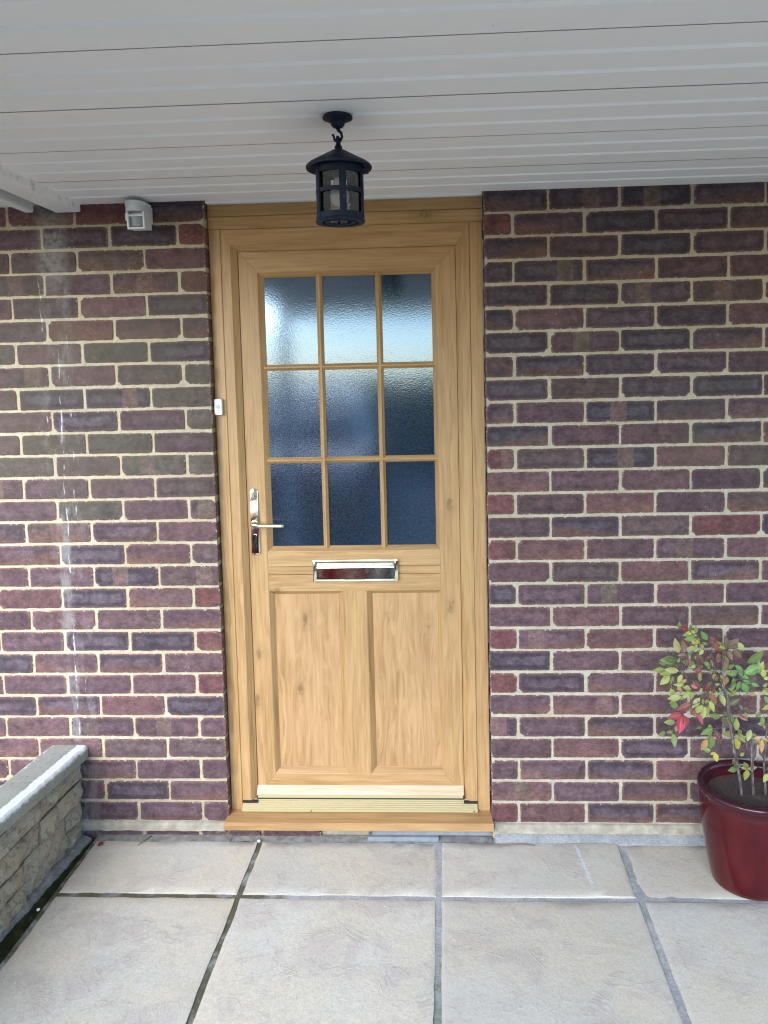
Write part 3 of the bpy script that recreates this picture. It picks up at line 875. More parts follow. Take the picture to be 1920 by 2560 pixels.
def coping(y0, y1, seed):
    """y0 nearest the house"""
    r = random.Random(seed); off = Vector((r.uniform(0, 90), 0, 0))
    n = 36; V = []; F = []; worn = []
    for i in range(n + 1):
        y = y0 + (y1 - y0) * i / n
        q = Vector((y * 22, 0, 0)) + off
        zt = 0.325 - 0.040 * y; xr = -1.359 + 0.045 * y; xl = -1.4907 + 0.0376 * y
        w1 = mnoise.noise(q) * 0.005 + mnoise.noise(q * 3) * 0.003; w2 = mnoise.noise(q + Vector((5, 3, 0))) * 0.004 + mnoise.noise(q * 3.3) * 0.003
        row = [(xr - 0.004 + w2, y, zt - 0.047 + w2 * 0.6), (xr + w1 * 0.8, y, zt - 0.026 + w2), (xr - 0.002 + w1, y, zt - 0.006), (xr - 0.008 + w1, y, zt - 0.001),
               (xr - 0.034 + w1 * 1.3, y, zt + 0.0005), (xr - 0.040 + w2, y, zt + 0.0015), ((xl + xr) / 2, y, zt + 0.001 + w1 * 0.2), (xl + 0.006, y, zt), (xl + w2, y, zt - 0.006), (xl + w1, y, zt - 0.047)]
        V += row; worn += [0.1, 0.15, 0.7, 1.0, 0.85, 0.15, 0.0, 0.5, 0.6, 0.0]
    m = 10
    for i in range(n):
        for k in range(m):
            a = i * m + k; b = i * m + (k + 1) % m
            F.append((a, b, b + m, a + m))
    F.append(tuple(range(m))); F.append(tuple(n * m + k for k in range(m)))
    o = obj('coping_stone', V, F, M['coping'], lw)
    at = o.data.attributes.new('worn', 'FLOAT', 'POINT')
    for k, v in enumerate(worn): at.data[k].value = v
    shade_auto(o, 30)
coping(-0.002, -0.262, 1); coping(-0.266, -0.82, 2); coping(-0.824, -1.36, 3); coping(-1.364, -1.9, 4)
# broken haunching along the wall foot, moss strip beside the slabs
hb = MB(); 
hr = random.Random(8)
y = -0.02
while y > -1.9:
    L = hr.uniform(0.12, 0.24)
    n = 8; A = []
    segs = []
    for i in range(n + 1):
        yy = y - L * i / n + (0.003 if i == 0 else 0)
        q = Vector((yy * 20, 2, 0)); w = mnoise.noise(q) * 0.006 + mnoise.noise(q * 3) * 0.003
        fade = max(0.10, 1 - abs(yy) * 1.7)
        xo = face_x(yy, 0) + 0.005 + 0.026 * fade + w
        segs.append([(face_x(yy, 0) - 0.02, yy, 0.014 + w), (face_x(yy, 0) + 0.008, yy, 0.010 + w), (xo, yy, 0.0 + w * 0.4), (xo + 0.004, yy, -0.03), (face_x(yy, 0) - 0.02, yy, -0.03)])
    b = MB(); V = [p for s_ in segs for p in s_]; F = []
    for i in range(n):
        for k in range(5):
            a_ = i * 5 + k; b_ = i * 5 + (k + 1) % 5
            F.append((a_, b_, b_ + 5, a_ + 5))
    F.append(tuple(range(5))); F.append(tuple(n * 5 + k for k in range(5)))
    hb.add(V, F)
    y -= L + 0.004
hb.build('haunching', M['haunch'], lw)
V = []; F = []
n = 190
for i in range(n + 1):
    y = -0.012 - (3.55) * i / n
    for k in range(9):
        x = -1.415 + k * 0.0108
        q = Vector((x * 60, y * 60, 0)); q2 = Vector((x * 190, y * 190, 3))
        hump = 0.006 * math.sin(math.pi * k / 8)
        V.append((x, y, -0.014 + hump + mnoise.noise(q) * 0.005 + mnoise.noise(q2) * 0.004))
for i in range(n):
    for k in range(8):
        a = i * 9 + k; F.append((a, a + 1, a + 10, a + 9))
moss = obj('moss', V, F, M['moss']); moss['kind'] = 'stuff'
tag(moss, 'dark green moss and dirt in the gap between low stone wall and paving', 'moss')

# ================================================================== front door
door = thing('front_door', 'golden oak effect front door with nine obscure glass panes and two lower panels', 'front door', (-0.43, 0.05, 0.04))
FY = 0.035      # face of frame
SY = 0.055      # face of leaf
GY = SY + 0.019 # glass and panel plane
YB = 0.105

def prism_z(name, prof, z0, z1, mat, parent):
    """prof (x,y) closed, extruded up"""
    return MB().loop([(x, y, z0) for x, y in prof], [(x, y, z1) for x, y in prof]).build(name, mat, parent)

def frame_ring(name, X0, X1, Z0, Z1, prof, parent, sides='LRTB', gap=0.0004, names=None):
    """prof: list of (inset L, R, T, B, y): mitred members"""
    def pt(side, end, q):
        iL, iR, iT, iB, y = q
        xl, xr, zt, zb = X0 + iL, X1 - iR, Z1 - iT, Z0 + iB
        if 'B' not in sides: zb = Z0
        if side == 'L': return (xl, y, (zb + gap) if end == 0 else (zt - gap))
        if side == 'R': return (xr, y, (zb + gap) if end == 0 else (zt - gap))
        if side == 'T': return ((xl + gap) if end == 0 else (xr - gap), y, zt)
        return ((xl + gap) if end == 0 else (xr - gap), y, zb)
    out = []
    for s in sides:
        A = [pt(s, 0, q) for q in prof]; B = [pt(s, 1, q) for q in prof]
        out.append(MB().loop(A, B).build(names[s] if names else name, M['oak_z'] if s in 'LR' else M['oak_x'], parent))
    return out

# --- frame extension strips (two over the head, one each side)
for z0, z1 in ((2.0985, 2.1368), (2.0562, 2.0975)):
    pr = [(FY + 0.002, z0), (FY, z0 + 0.0018), (FY, z1 - 0.0018), (FY + 0.002, z1), (YB, z1), (YB, z0)]
    MB().loop([(DL + 0.0015, y, z) for y, z in pr], [(DR - 0.0035, y, z) for y, z in pr]).build('head_extension', M['oak_x'], door)
for x0, x1 in ((DL + 0.0015, -0.8400), (-0.0245, DR - 0.0030)):
    prism_z('side_extension', [(x0, FY + 0.0015), (x0 + 0.0015, FY), (x1 - 0.0015, FY), (x1, FY + 0.0015), (x1, YB), (x0, YB)], 0.0745, 2.0555, M['oak_z'], door)
# --- fixed frame, three mitred members with a chamfered inner edge
prof = [(0, 0, 0, 0, FY + 0.0012), (0.0012, 0.0012, 0.0012, 0, FY - 0.0005), (0.031, 0.027, 0.050, 0, FY - 0.0005), (0.050, 0.044, 0.0695, 0, FY + 0.017), (0.050, 0.044, 0.0695, 0, YB), (0, 0, 0, 0, YB)]
frame_ring('frame', -0.8392, -0.0253, 0.109, 2.0555, prof, door, 'LRT', names={'L': 'frame_jamb', 'R': 'frame_jamb', 'T': 'frame_head'})
# --- leaf: mitred stiles and rails
LX0, LX1, LZ0, LZ1 = -0.7895, -0.0690, 0.116, 1.988
pr = [(0.0, 0, 0, 0, SY), (0.0605, 0.0645, 0.0665, 0.078, SY), (0.0625, 0.0665, 0.0685, 0.080, SY + 0.001), (0.079, 0.0795, 0.0850, 0.0985, GY - 0.0005), (0.079, 0.0795, 0.0850, 0.0985, YB), (0, 0, 0, 0, YB)]
frame_ring('leaf', LX0 + 0.002, LX1 - 0.002, LZ0, LZ1 - 0.003, pr, door, 'LRTB', names={'L': 'stile', 'R': 'stile', 'T': 'top_rail', 'B': 'bottom_rail'})
MB().box(-0.80, -0.06, 0.094, 0.104, 0.11, 1.99).build('dark_backing', M['black'], door)  # black sheet behind the whole leaf, standing in for the unlit hallway
IX0, IX1 = LX0 + 0.002 + 0.0615, LX1 - 0.002 - 0.0655
# --- middle rail of three boards
def board(z0, z1, topb=0.0, botb=0.0):
    pr = []
    def end(side, y):   # the sloping edges run into the stile bevels
        k = max(0.0, (y - SY) / (GY - SY)) * 0.0165
        return IX0 + 0.0012 + k if side == 0 else IX1 - 0.0012 - k
    q = []
    if topb: q += [(GY, z1 + topb), (SY + 0.0006, z1 + 0.0008), (SY, z1 - 0.0012)]
    else: q += [(SY + 0.0035, z1), (SY + 0.0012, z1), (SY, z1 - 0.0012)]
    if botb: q += [(SY, z0 + 0.0012), (SY + 0.0006, z0 - 0.0008), (GY, z0 - botb)]
    else: q += [(SY, z0 + 0.0012), (SY + 0.0012, z0), (SY + 0.0035, z0)]
    q += [(YB - 0.012, z0), (YB - 0.012, z1)]
    A = [(end(0, min(y, GY)), y, z) for y, z in q]; B = [(end(1, min(y, GY)), y, z) for y, z in q]
    MB().loop(A, B).build('middle_rail', M['oak_x'], door)
board(0.9265, 0.9790, topb=0.0155); board(0.8990, 0.9255); board(0.8415, 0.8980, botb=0.0150)
# --- lower muntin with bevelled edges and the two sunk panels
prism_z('muntin', [(-0.4880, GY), (-0.4716, SY + 0.001), (-0.4700, SY), (-0.3905, SY), (-0.3890, SY + 0.001), (-0.3715, GY), (-0.3715, YB - 0.012), (-0.4880, YB - 0.012)], 0.1950, 0.8405, M['oak_z'], door)
for x0, x1 in ((-0.722, -0.4878), (-0.3718, -0.139)):
    MB().box(x0, x1, GY - 0.0015, GY + 0.012, 0.205, 0.832).build('lower_panel', M['oak_panel'], door)
# --- glazing bars and nine panes
BX = (-0.5235, -0.3262); BZ = (1.6020, 1.2890)
GX0, GX1, GZ0, GZ1 = -0.7105, -0.1455, 0.9935, 1.9015
hb_ = 0.0104; RY = SY + 0.0065
for bx in BX:
    prism_z('glazing_bar', [(bx - hb_, GY + 0.006), (bx - hb_, GY - 0.003), (bx - 0.0022, RY), (bx + 0.0022, RY), (bx + hb_, GY - 0.003), (bx + hb_, GY + 0.006)], GZ0 - 0.006, GZ1 + 0.006, M['oak_z'], door)
xs = [GX0 - 0.006, BX[0], BX[1], GX1 + 0.006]
for bz in BZ:
    for k in range(3):
        q = [(GY + 0.006, bz - hb_), (GY - 0.003, bz - hb_), (RY, bz - 0.0022), (RY, bz + 0.0022), (GY - 0.003, bz + hb_), (GY + 0.006, bz + hb_)]
        def xe(side, y):
            m_ = max(0.0, min(1.0, (y - RY) / (GY - 0.003 - RY)))
            if side == 0: return xs[k] + (0.0 if k == 0 else 0.0026 + (hb_ - 0.0022) * m_)
            return xs[k + 1] - (0.0 if k == 2 else 0.0026 + (hb_ - 0.0022) * m_)
        MB().loop([(xe(0, y), y, z) for y, z in q], [(xe(1, y), y, z) for y, z in q]).build('glazing_bar', M['oak_x'], door)
gx = [GX0 - 0.004, BX[0] - hb_ + 0.001, BX[0] + hb_ - 0.001, BX[1] - hb_ + 0.001, BX[1] + hb_ - 0.001, GX1 + 0.004]
gz = [GZ0 - 0.004, BZ[1] - hb_ + 0.001, BZ[1] + hb_ - 0.001, BZ[0] - hb_ + 0.001, BZ[0] + hb_ - 0.001, GZ1 + 0.004]
for r_ in range(3):
    for c_ in range(3):
        MB().box(gx[2 * c_], gx[2 * c_ + 1], GY + 0.001, GY + 0.005, gz[2 * r_], gz[2 * r_ + 1]).build('glass_pane', M['glass'], door)
# dark gasket line round the glazing
gk = MB()
for (a, b, c, d) in ((GX0 - 0.002, GX0 + 0.0016, GZ0, GZ1), (GX1 - 0.0012, GX1 + 0.002, GZ0, GZ1), (GX0, GX1, GZ1 - 0.0022, GZ1 + 0.002), (GX0, GX1, GZ0 - 0.002, GZ0 + 0.0012)):
    gk.box(a, b, GY - 0.0004, GY + 0.003, c, d)
gk.build('gasket', M['black'], door)
# --- weather bar, threshold, end caps, cill
q = [(SY + 0.004, 0.1545), (SY - 0.002, 0.1540), (SY - 0.021, 0.1325), (SY - 0.022, 0.1315), (SY - 0.022, 0.1300), (SY + 0.004, 0.1300)]
MB().loop([(-0.7885, y, z) for y, z in q], [(-0.0725, y, z) for y, z in q]).build('weather_bar', M['oak_pale'], door)
MB().box(-0.786, -0.075, SY - 0.0185, SY + 0.03, 0.1175, 0.1296).build('bottom_seal', M['gold'], door)
MB().box(-0.790, -0.071, 0.0405, SY + 0.01, 0.1105, 0.1172).build('painted_shade_gap', M['black'], door)  # black strip painting in the shade line between bottom seal and threshold
steps = []
y_, z_ = 0.0200, 0.0775
for k in range(6):
    hgt = 0.0060 if k == 0 else 0.0054
    steps += [(y_, z_), (y_ - 0.0002, z_ + hgt - 0.0012), (y_ + 0.0012, z_ + hgt), (y_ + 0.0052, z_ + hgt - 0.0004)]
    y_ += 0.0042; z_ += hgt
q = steps + [(0.0660, 0.1103), (0.066, 0.0765), (0.0200, 0.0765)]
MB().loop([(-0.8385, y, z) for y, z in q], [(-0.0265, y, z) for y, z in q]).build('threshold', M['gold'], door)
for hx in (-0.600, -0.0405):
    MB().box(hx, hx + 0.004, 0.0180, 0.022, 0.0788, 0.0818).build('drain_hole', M['black'], door)
MB().box(-0.8388, -0.786, 0.0310, 0.0700, 0.1012, 0.1088).build('end_cap', M['black'], door)
MB().box(-0.0725, -0.0258, 0.0310, 0.0700, 0.1012, 0.1088).build('end_cap', M['black'], door)
q = [(FY + 0.03, 0.0762), (FY - 0.002, 0.0755), (-0.0335, 0.0692), (-0.0360, 0.0672), (-0.0360, 0.0425), (-0.0340, 0.0408), (FY + 0.03, 0.0408)]
sill = MB()
nl = len(q)
A = [(-0.8880 if y < -0.006 else -0.8785, y, z) for y, z in q]; B = [(0.0240 if y < -0.006 else 0.0165, y, z) for y, z in q]
sill.loop(A, B).build('sill', M['oak_x'], door)

# --- lever handle on a long brass plate
def stadium(x0, x1, z0, z1, n=10):
    r = (x1 - x0) / 2; cx = (x0 + x1) / 2
    P = [(cx + r * math.cos(math.pi * k / n), z1 - r + r * math.sin(math.pi * k / n)) for k in range(n + 1)]
    P += [(cx + r * math.cos(math.pi + math.pi * k / n), z0 + r + r * math.sin(math.pi + math.pi * k / n)) for k in range(n + 1)]
    return P
hd = thing('handle', 'h', 'h', (-0.764, SY, 1.08)); del hd['label']; del hd['category']
hd.parent = door; hd.location = Vector((-0.764, SY, 1.08)) - wloc(door)
PX0, PX1, PZ0, PZ1 = -0.7788, -0.7492, 0.967, 1.197
outer = stadium(PX0, PX1, PZ0, PZ1); V = []; F = []
m = len(outer)
rings = [(0.0, SY + 0.001), (0.0, SY - 0.0020), (0.0012, SY - 0.0030)]
for ins, y in rings:
    for x, z in outer:
        cx, cz = -0.764, 1.082
        kx = 1 - ins / 0.0148; kz = 1 - ins / 0.115
        V.append((cx + (x - cx) * kx, y, cz + (z - cz) * kz))
for L in range(2):
    for k in range(m): F.append((L * m + k, L * m + (k + 1) % m, (L + 1) * m + (k + 1) % m, (L + 1) * m + k))
# gently crowned face: rows across the plate
rows = 16
face0 = len(V)
for j in range(rows + 1):
    z = PZ0 + 0.010 + (PZ1 - PZ0 - 0.020) * j / rows
    t = (j / rows - 0.5) * 2
    for k, x in enumerate((-0.7765, -0.764, -0.7515)):
        V.append((x, SY - 0.0120 + 0.0085 * (j / rows) * (0.55 + 0.45 * j / rows) - (0.0003 if k == 1 else 0), z))
for j in range(rows):
    for k in range(2):
        a = face0 + j * 3 + k; F.append((a, a + 1, a + 4, a + 3))
F.append(tuple(2 * m + k for k in range(m)))
pl = obj('backplate', V, F, M['brass'], hd); shade_auto(pl, 40)
lv = MB()
lv.tube([(-0.764, SY - 0.008, 1.0805), (-0.764, SY - 0.030, 1.0805)], [0.0095, 0.0085], 16)
pts = [(-0.7665, SY - 0.034, 1.0835), (-0.764, SY - 0.043, 1.0825), (-0.756, SY - 0.050, 1.0805), (-0.740, SY - 0.0525, 1.0788), (-0.715, SY - 0.0525, 1.0778), (-0.690, SY - 0.0525, 1.0776), (-0.664, SY - 0.0525, 1.0776), (-0.6555, SY - 0.0525, 1.0776)]
lv.tube(pts, [0.0065, 0.0085, 0.0080, 0.0066, 0.0060, 0.0060, 0.0062, 0.0050], 14)
lo = lv.build('lever', M['brass'], hd, True)
cy = MB()
cyp = [(-0.764 + 0.0062 * math.cos(a), 1.036 + 0.0062 * math.sin(a)) for a in [math.pi * (-0.30) + k * math.pi * 1.6 / 14 for k in range(15)]]
cyp += [(-0.7675, 1.012), (-0.7605, 1.012)]
cy.loop([(x, SY - 0.0065, z) for x, z in cyp], [(x, SY - 0.0145, z) for x, z in cyp])
cyl = cy.build('lock_cylinder', M['brass'], hd)
MB().box(-0.7672, -0.7608, SY - 0.0150, SY - 0.014, 1.0352, 1.0376).build('key_slot', M['black'], hd)

# --- letterbox
lb = thing('letterbox', 'h', 'h', (-0.4255, SY, 0.91)); del lb['label']; del lb['category']
lb.parent = door; lb.location = Vector((-0.4255, SY, 0.91)) - wloc(door)
X0, X1, Z0, Z1 = -0.5706, -0.2805, 0.8750, 0.9500
fr = MB()
fr.box(X0, X0 + 0.0135, SY - 0.012, SY + 0.001, Z0, Z1, 0.003); fr.box(X1 - 0.0135, X1, SY - 0.012, SY + 0.001, Z0, Z1, 0.003)
fr.box(X0 + 0.0115, X1 - 0.0115, SY - 0.011, SY + 0.001, Z1 - 0.0075, Z1 - 0.0005, 0.002); fr.box(X0 + 0.0115, X1 - 0.0115, SY - 0.011, SY + 0.001, Z0 + 0.0005, Z0 + 0.0065, 0.002)
shade_auto(fr.build('letterbox_frame', M['brass'], lb), 30)
q = [(SY - 0.003, 0.9415), (SY - 0.0080, 0.9410), (SY - 0.0090, 0.9385), (SY - 0.0106, 0.9270), (SY - 0.0114, 0.9235), (SY - 0.0140, 0.8850), (SY - 0.0130, 0.8825), (SY - 0.003, 0.8820)]
fl = MB().loop([(X0 + 0.0145, y, z) for y, z in q], [(X1 - 0.0145, y, z) for y, z in q]).build('flap', M['brass'], lb)
pass
MB().box(-0.464, -0.392, SY - 0.0145, SY - 0.010, 0.8785, 0.8815, 0.001).build('finger_lip', M['brass'], lb)

# ================================================================== things round the door
bell = thing('doorbell', 'small white doorbell push on the left edge of the door frame', 'doorbell', (-0.8645, FY, 1.476))
MB().box(-0.8778, -0.8512, FY - 0.019, FY - 0.0006, 1.4490, 1.5030, 0.004).build('casing', M['white_plastic'], bell)
b = MB(); V = []
b.tube([(-0.8645, FY - 0.0185, 1.477), (-0.8645, FY - 0.0215, 1.477)], [0.0072, 0.0066], 18)
b.build('push_button', M['grey_plastic'], bell)

pir = thing('motion_sensor', 'white plastic motion sensor on the brick wall just under the ceiling', 'motion sensor', (-1.075, 0, 2.09))
MB().box(-1.0900, -1.0465, -0.050, -0.0022, 2.0720, 2.1240, 0.003).build('wall_bracket', M['white_plastic'], pir)
h = MB()
n = 14; A = []
for k in range(n + 1):
    a = math.pi * k / n
    A.append((-1.0765 + 0.0310 * math.cos(a), -0.060 - 0.046 * math.sin(a)))
A += [(-1.1075, -0.022), (-1.0455, -0.022)]
h.loop([(x, y, 2.0960) for x, y in A], [(x, y, 2.1290) for x, y in A])
h.loop([(-1.0765 + (x + 1.0765) * 1.05, -0.06 + (y + 0.06) * 1.05, 2.1170) for x, y in A], [(-1.0765 + (x + 1.0765) * 1.05, -0.06 + (y + 0.06) * 1.05, 2.1285) for x, y in A])
o = h.build('sensor_hood', M['white_plastic'], pir); shade_auto(o, 40)
MB().box(-1.1095, -1.0985, -0.075, -0.030, 2.0720, 2.0965, 0.003).build('hood_lug', M['white_plastic'], pir)
e = MB()
def tiltbox(mb_, x0, x1, y0, y1, z0, z1, b, ang, piv):
    t = MB().box(x0, x1, y0, y1, z0, z1, b); c, s = math.cos(ang), math.sin(ang)
    V = [(x, piv[0] + (y - piv[0]) * c - (z - piv[1]) * s, piv[1] + (y - piv[0]) * s + (z - piv[1]) * c) for x, y, z in t.V]
    mb_.add(V, t.F)
piv = (-0.075, 2.09)
EX0, EX1 = -1.0930, -1.0365
tiltbox(e, EX0, EX0 + 0.0060, -0.106, -0.045, 2.0425, 2.096, 0.0015, 0.10, piv); tiltbox(e, EX1 - 0.0060, EX1, -0.106, -0.045, 2.0425, 2.096, 0.0015, 0.10, piv)
tiltbox(e, EX0 + 0.005, EX1 - 0.005, -0.1065, -0.045, 2.0815, 2.0870, 0.0015, 0.10, piv); tiltbox(e, EX0 + 0.005, EX1 - 0.005, -0.1065, -0.045, 2.0425, 2.0490, 0.0015, 0.10, piv)
tiltbox(e, EX0 + 0.005, EX1 - 0.005, -0.082, -0.047, 2.049, 2.096, 0.001, 0.10, piv)
e.build('sensor_head', M['white_plastic'], pir)
ln = MB(); n = 8; A = []
for k in range(n + 1):
    x = EX0 + 0.0058 + 0.0449 * k / n; t = (k / n - 0.5) * 2
    A.append((x, -0.095 - 0.007 * (1 - t * t)))
A += [(EX1 - 0.0058, -0.076), (EX0 + 0.0058, -0.076)]
ln.loop([(x, y + 0.006, 2.0490) for x, y in A], [(x, y + 0.001, 2.0818) for x, y in A])
shade_auto(ln.build('sensor_lens', M['lens'], pir), 30)

# ---------------------------------------------------------------- hanging lantern
LXc, LYc = -0.3405, -0.757
lan = thing('hanging_lantern', 'black metal lantern with clear glass hanging from the white porch ceiling', 'lantern', (LXc, LYc, SOFFIT))
rose = MB().lathe([(0.0, 2.1425), (0.031, 2.1424), (0.034, 2.1385), (0.033, 2.1355), (0.022, 2.1315), (0.0165, 2.128), (0.0150, 2.1225), (0.0115, 2.1180), (0.0065, 2.1155), (0.0, 2.1150)], LXc, LYc, 40)
shade_auto(rose.build('ceiling_rose', M['iron'], lan), 35)
hk = MB()
cx, cz = LXc - 0.001, 2.0955
hk.tube([(LXc, LYc, 2.117), (LXc + 0.0015, LYc, 2.111), (LXc + 0.0075, LYc, 2.1045), (LXc + 0.0090, LYc, 2.0965), (LXc + 0.0050, LYc, 2.0885), (LXc - 0.0025, LYc, 2.0860), (LXc - 0.0080, LYc, 2.0905), (LXc - 0.0095, LYc, 2.0985), (LXc - 0.0120, LYc, 2.1025)], [0.0055, 0.0042, 0.0032, 0.0030, 0.0032, 0.0032, 0.0030, 0.0026, 0.0032], 10)
hk.build('hook', M['iron'], lan, True)
ey = MB()
pts = [(LXc + 0.002 * math.cos(a * 2 * math.pi / 16), LYc + 0.0075 * math.cos(a * 2 * math.pi / 16), 2.0885 + 0.0085 * math.sin(a * 2 * math.pi / 16)) for a in range(16)]
ey.tube(pts, 0.0028, 8, True)
ey.tube([(LXc, LYc, 2.082), (LXc, LYc, 2.077)], [0.0055, 0.0065], 12)
ey.lathe([(0.0, 2.0790), (0.0060, 2.0785), (0.0085, 2.0755), (0.0088, 2.0735), (0.0070, 2.0705), (0.0070, 2.0670), (0.0, 2.0668)], LXc, LYc, 20)
ey.build('finial', M['iron'], lan, True)
HB = 2.031
hood = MB().lathe([(0.0066, 2.0715), (0.012, 2.0685), (0.040, 2.0530), (0.066, HB + 0.0080), (0.0735, HB + 0.0015), (0.0740, HB - 0.002), (0.0730, HB - 0.0045), (0.0705, HB - 0.004), (0.064, HB + 0.0025), (0.040, 2.0470), (0.0066, 2.0655)], LXc, LYc, 56, closed=True)
shade_auto(hood.build('hood', M['iron'], lan), 35)
bd = MB()
RB = 0.0525; ZB, ZT = 1.9080, 2.0420
def ring(z0, z1, r0, r1): bd.lathe([(r0, z0), (r1, z0), (r1, z1), (r0, z1)], LXc, LYc, 56, closed=True)
ring(2.0145, ZT, RB - 0.003, RB); ring(1.9705, 1.9795, RB - 0.003, RB + 0.0008); ring(1.9140, 1.9270, RB - 0.003, RB + 0.0005)
bd.lathe([(RB - 0.012, 1.9085), (RB + 0.002, 1.9085), (RB + 0.0035, 1.9110), (RB + 0.0025, 1.9145), (RB - 0.003, 1.9150), (RB - 0.012, 1.9130)], LXc, LYc, 56, closed=True)
bd.lathe([(0.0255, 1.9100), (0.0315, 1.9075), (0.0345, 1.9085), (0.0345, 1.9120), (0.0255, 1.9120)], LXc, LYc, 48, closed=True)
nb = 5
for k in range(nb):
    a0 = math.radians(-90 + 15 + 72 * k)
    V = []; F = []; w = math.radians(8.2); ns = 6
    for zz in (1.914, ZT):
        for rr in (RB - 0.003, RB + 0.0018):
            for s_ in range(ns + 1):
                a = a0 - w + 2 * w * s_ / ns
                V.append((LXc + rr * math.cos(a), LYc + rr * math.sin(a), zz))
    m = ns + 1
    for s_ in range(ns):
        F += [(s_, s_ + 1, 2 * m + s_ + 1, 2 * m + s_), (m + s_, m + s_ + 1, 3 * m + s_ + 1, 3 * m + s_)]
    F += [(0, m, 3 * m, 2 * m), (ns, m + ns, 3 * m + ns, 2 * m + ns)]
    bd.add(V, F)
    # spokes of the base
    ca, sa = math.cos(a0), math.sin(a0)
    bd.tube([(LXc + 0.033 * ca, LYc + 0.033 * sa, 1.911), (LXc + 0.044 * ca, LYc + 0.044 * sa, 1.911)], 0.0028, 6)
bo = bd.build('cage', M['iron'], lan); shade_auto(bo, 35)
gl = MB().lathe([(RB - 0.0045, 1.916), (RB - 0.0045, 2.030)], LXc, LYc, 48, cap=False)
gl.build('lamp_glass', M['lampglass'], lan, True)
MB().box(LXc + 0.048, LXc + 0.066, LYc - 0.010, LYc + 0.010, 2.0155, 2.0285, 0.003).build('hood_clip', M['iron'], lan)
MB().lathe([(0.0, 2.050), (0.014, 2.050), (0.015, 2.012), (0.011, 2.006), (0.0, 2.006)], LXc, LYc, 24).build('lamp_holder', M['black'], lan, True)
MB().lathe([(0.0, 2.0055), (0.012, 2.0055), (0.014, 1.995), (0.020, 1.978), (0.022, 1.967), (0.020, 1.955), (0.012, 1.947), (0.0, 1.945)], LXc, LYc, 32).build('bulb', M['bulb'], lan, True)

# ---------------------------------------------------------------- pot and nandina
PXc, PYc = 0.797, -0.207
pot = thing('plant_pot', 'glossy dark red glazed pot holding a nandina beside the brick wall', 'plant pot', (PXc, PYc, 0))
prof = [(0.0, 0.001), (0.104, 0.001), (0.111, 0.004), (0.1150, 0.018), (0.1215, 0.05), (0.1320, 0.11), (0.1420, 0.165), (0.1478, 0.21), (0.1495, 0.245), (0.1475, 0.266), (0.1450, 0.276), (0.1475, 0.281), (0.1530, 0.287), (0.1550, 0.295), (0.1535, 0.302), (0.1480, 0.306), (0.1405, 0.3055), (0.1350, 0.301), (0.1320, 0.292), (0.1310, 0.270), (0.128, 0.22), (0.0, 0.219)]
po = MB().lathe(prof, PXc, PYc, 72, cap=False).build('pot_body', M['glaze'], pot, origin=(PXc, PYc, 0.155)); shade_auto(po, 50)
V = [(PXc, PYc, 0.266)]; F = []
for rr in range(1, 8):
    for k in range(28):
        a = 2 * math.pi * k / 28; r0 = 0.1318 * rr / 7
        x, y = PXc + r0 * math.cos(a), PYc + r0 * math.sin(a)
        V.append((x, y, 0.264 + mnoise.noise(Vector((x * 45, y * 45, 0))) * 0.006))
for k in range(28): F.append((0, 1 + k, 1 + (k + 1) % 28))
for rr in range(6):
    for k in range(28):
        a = 1 + rr * 28 + k; b_ = 1 + rr * 28 + (k + 1) % 28
        F.append((a, a + 28, b_ + 28, b_))
obj('compost', V, F, M['soil'], pot, True)

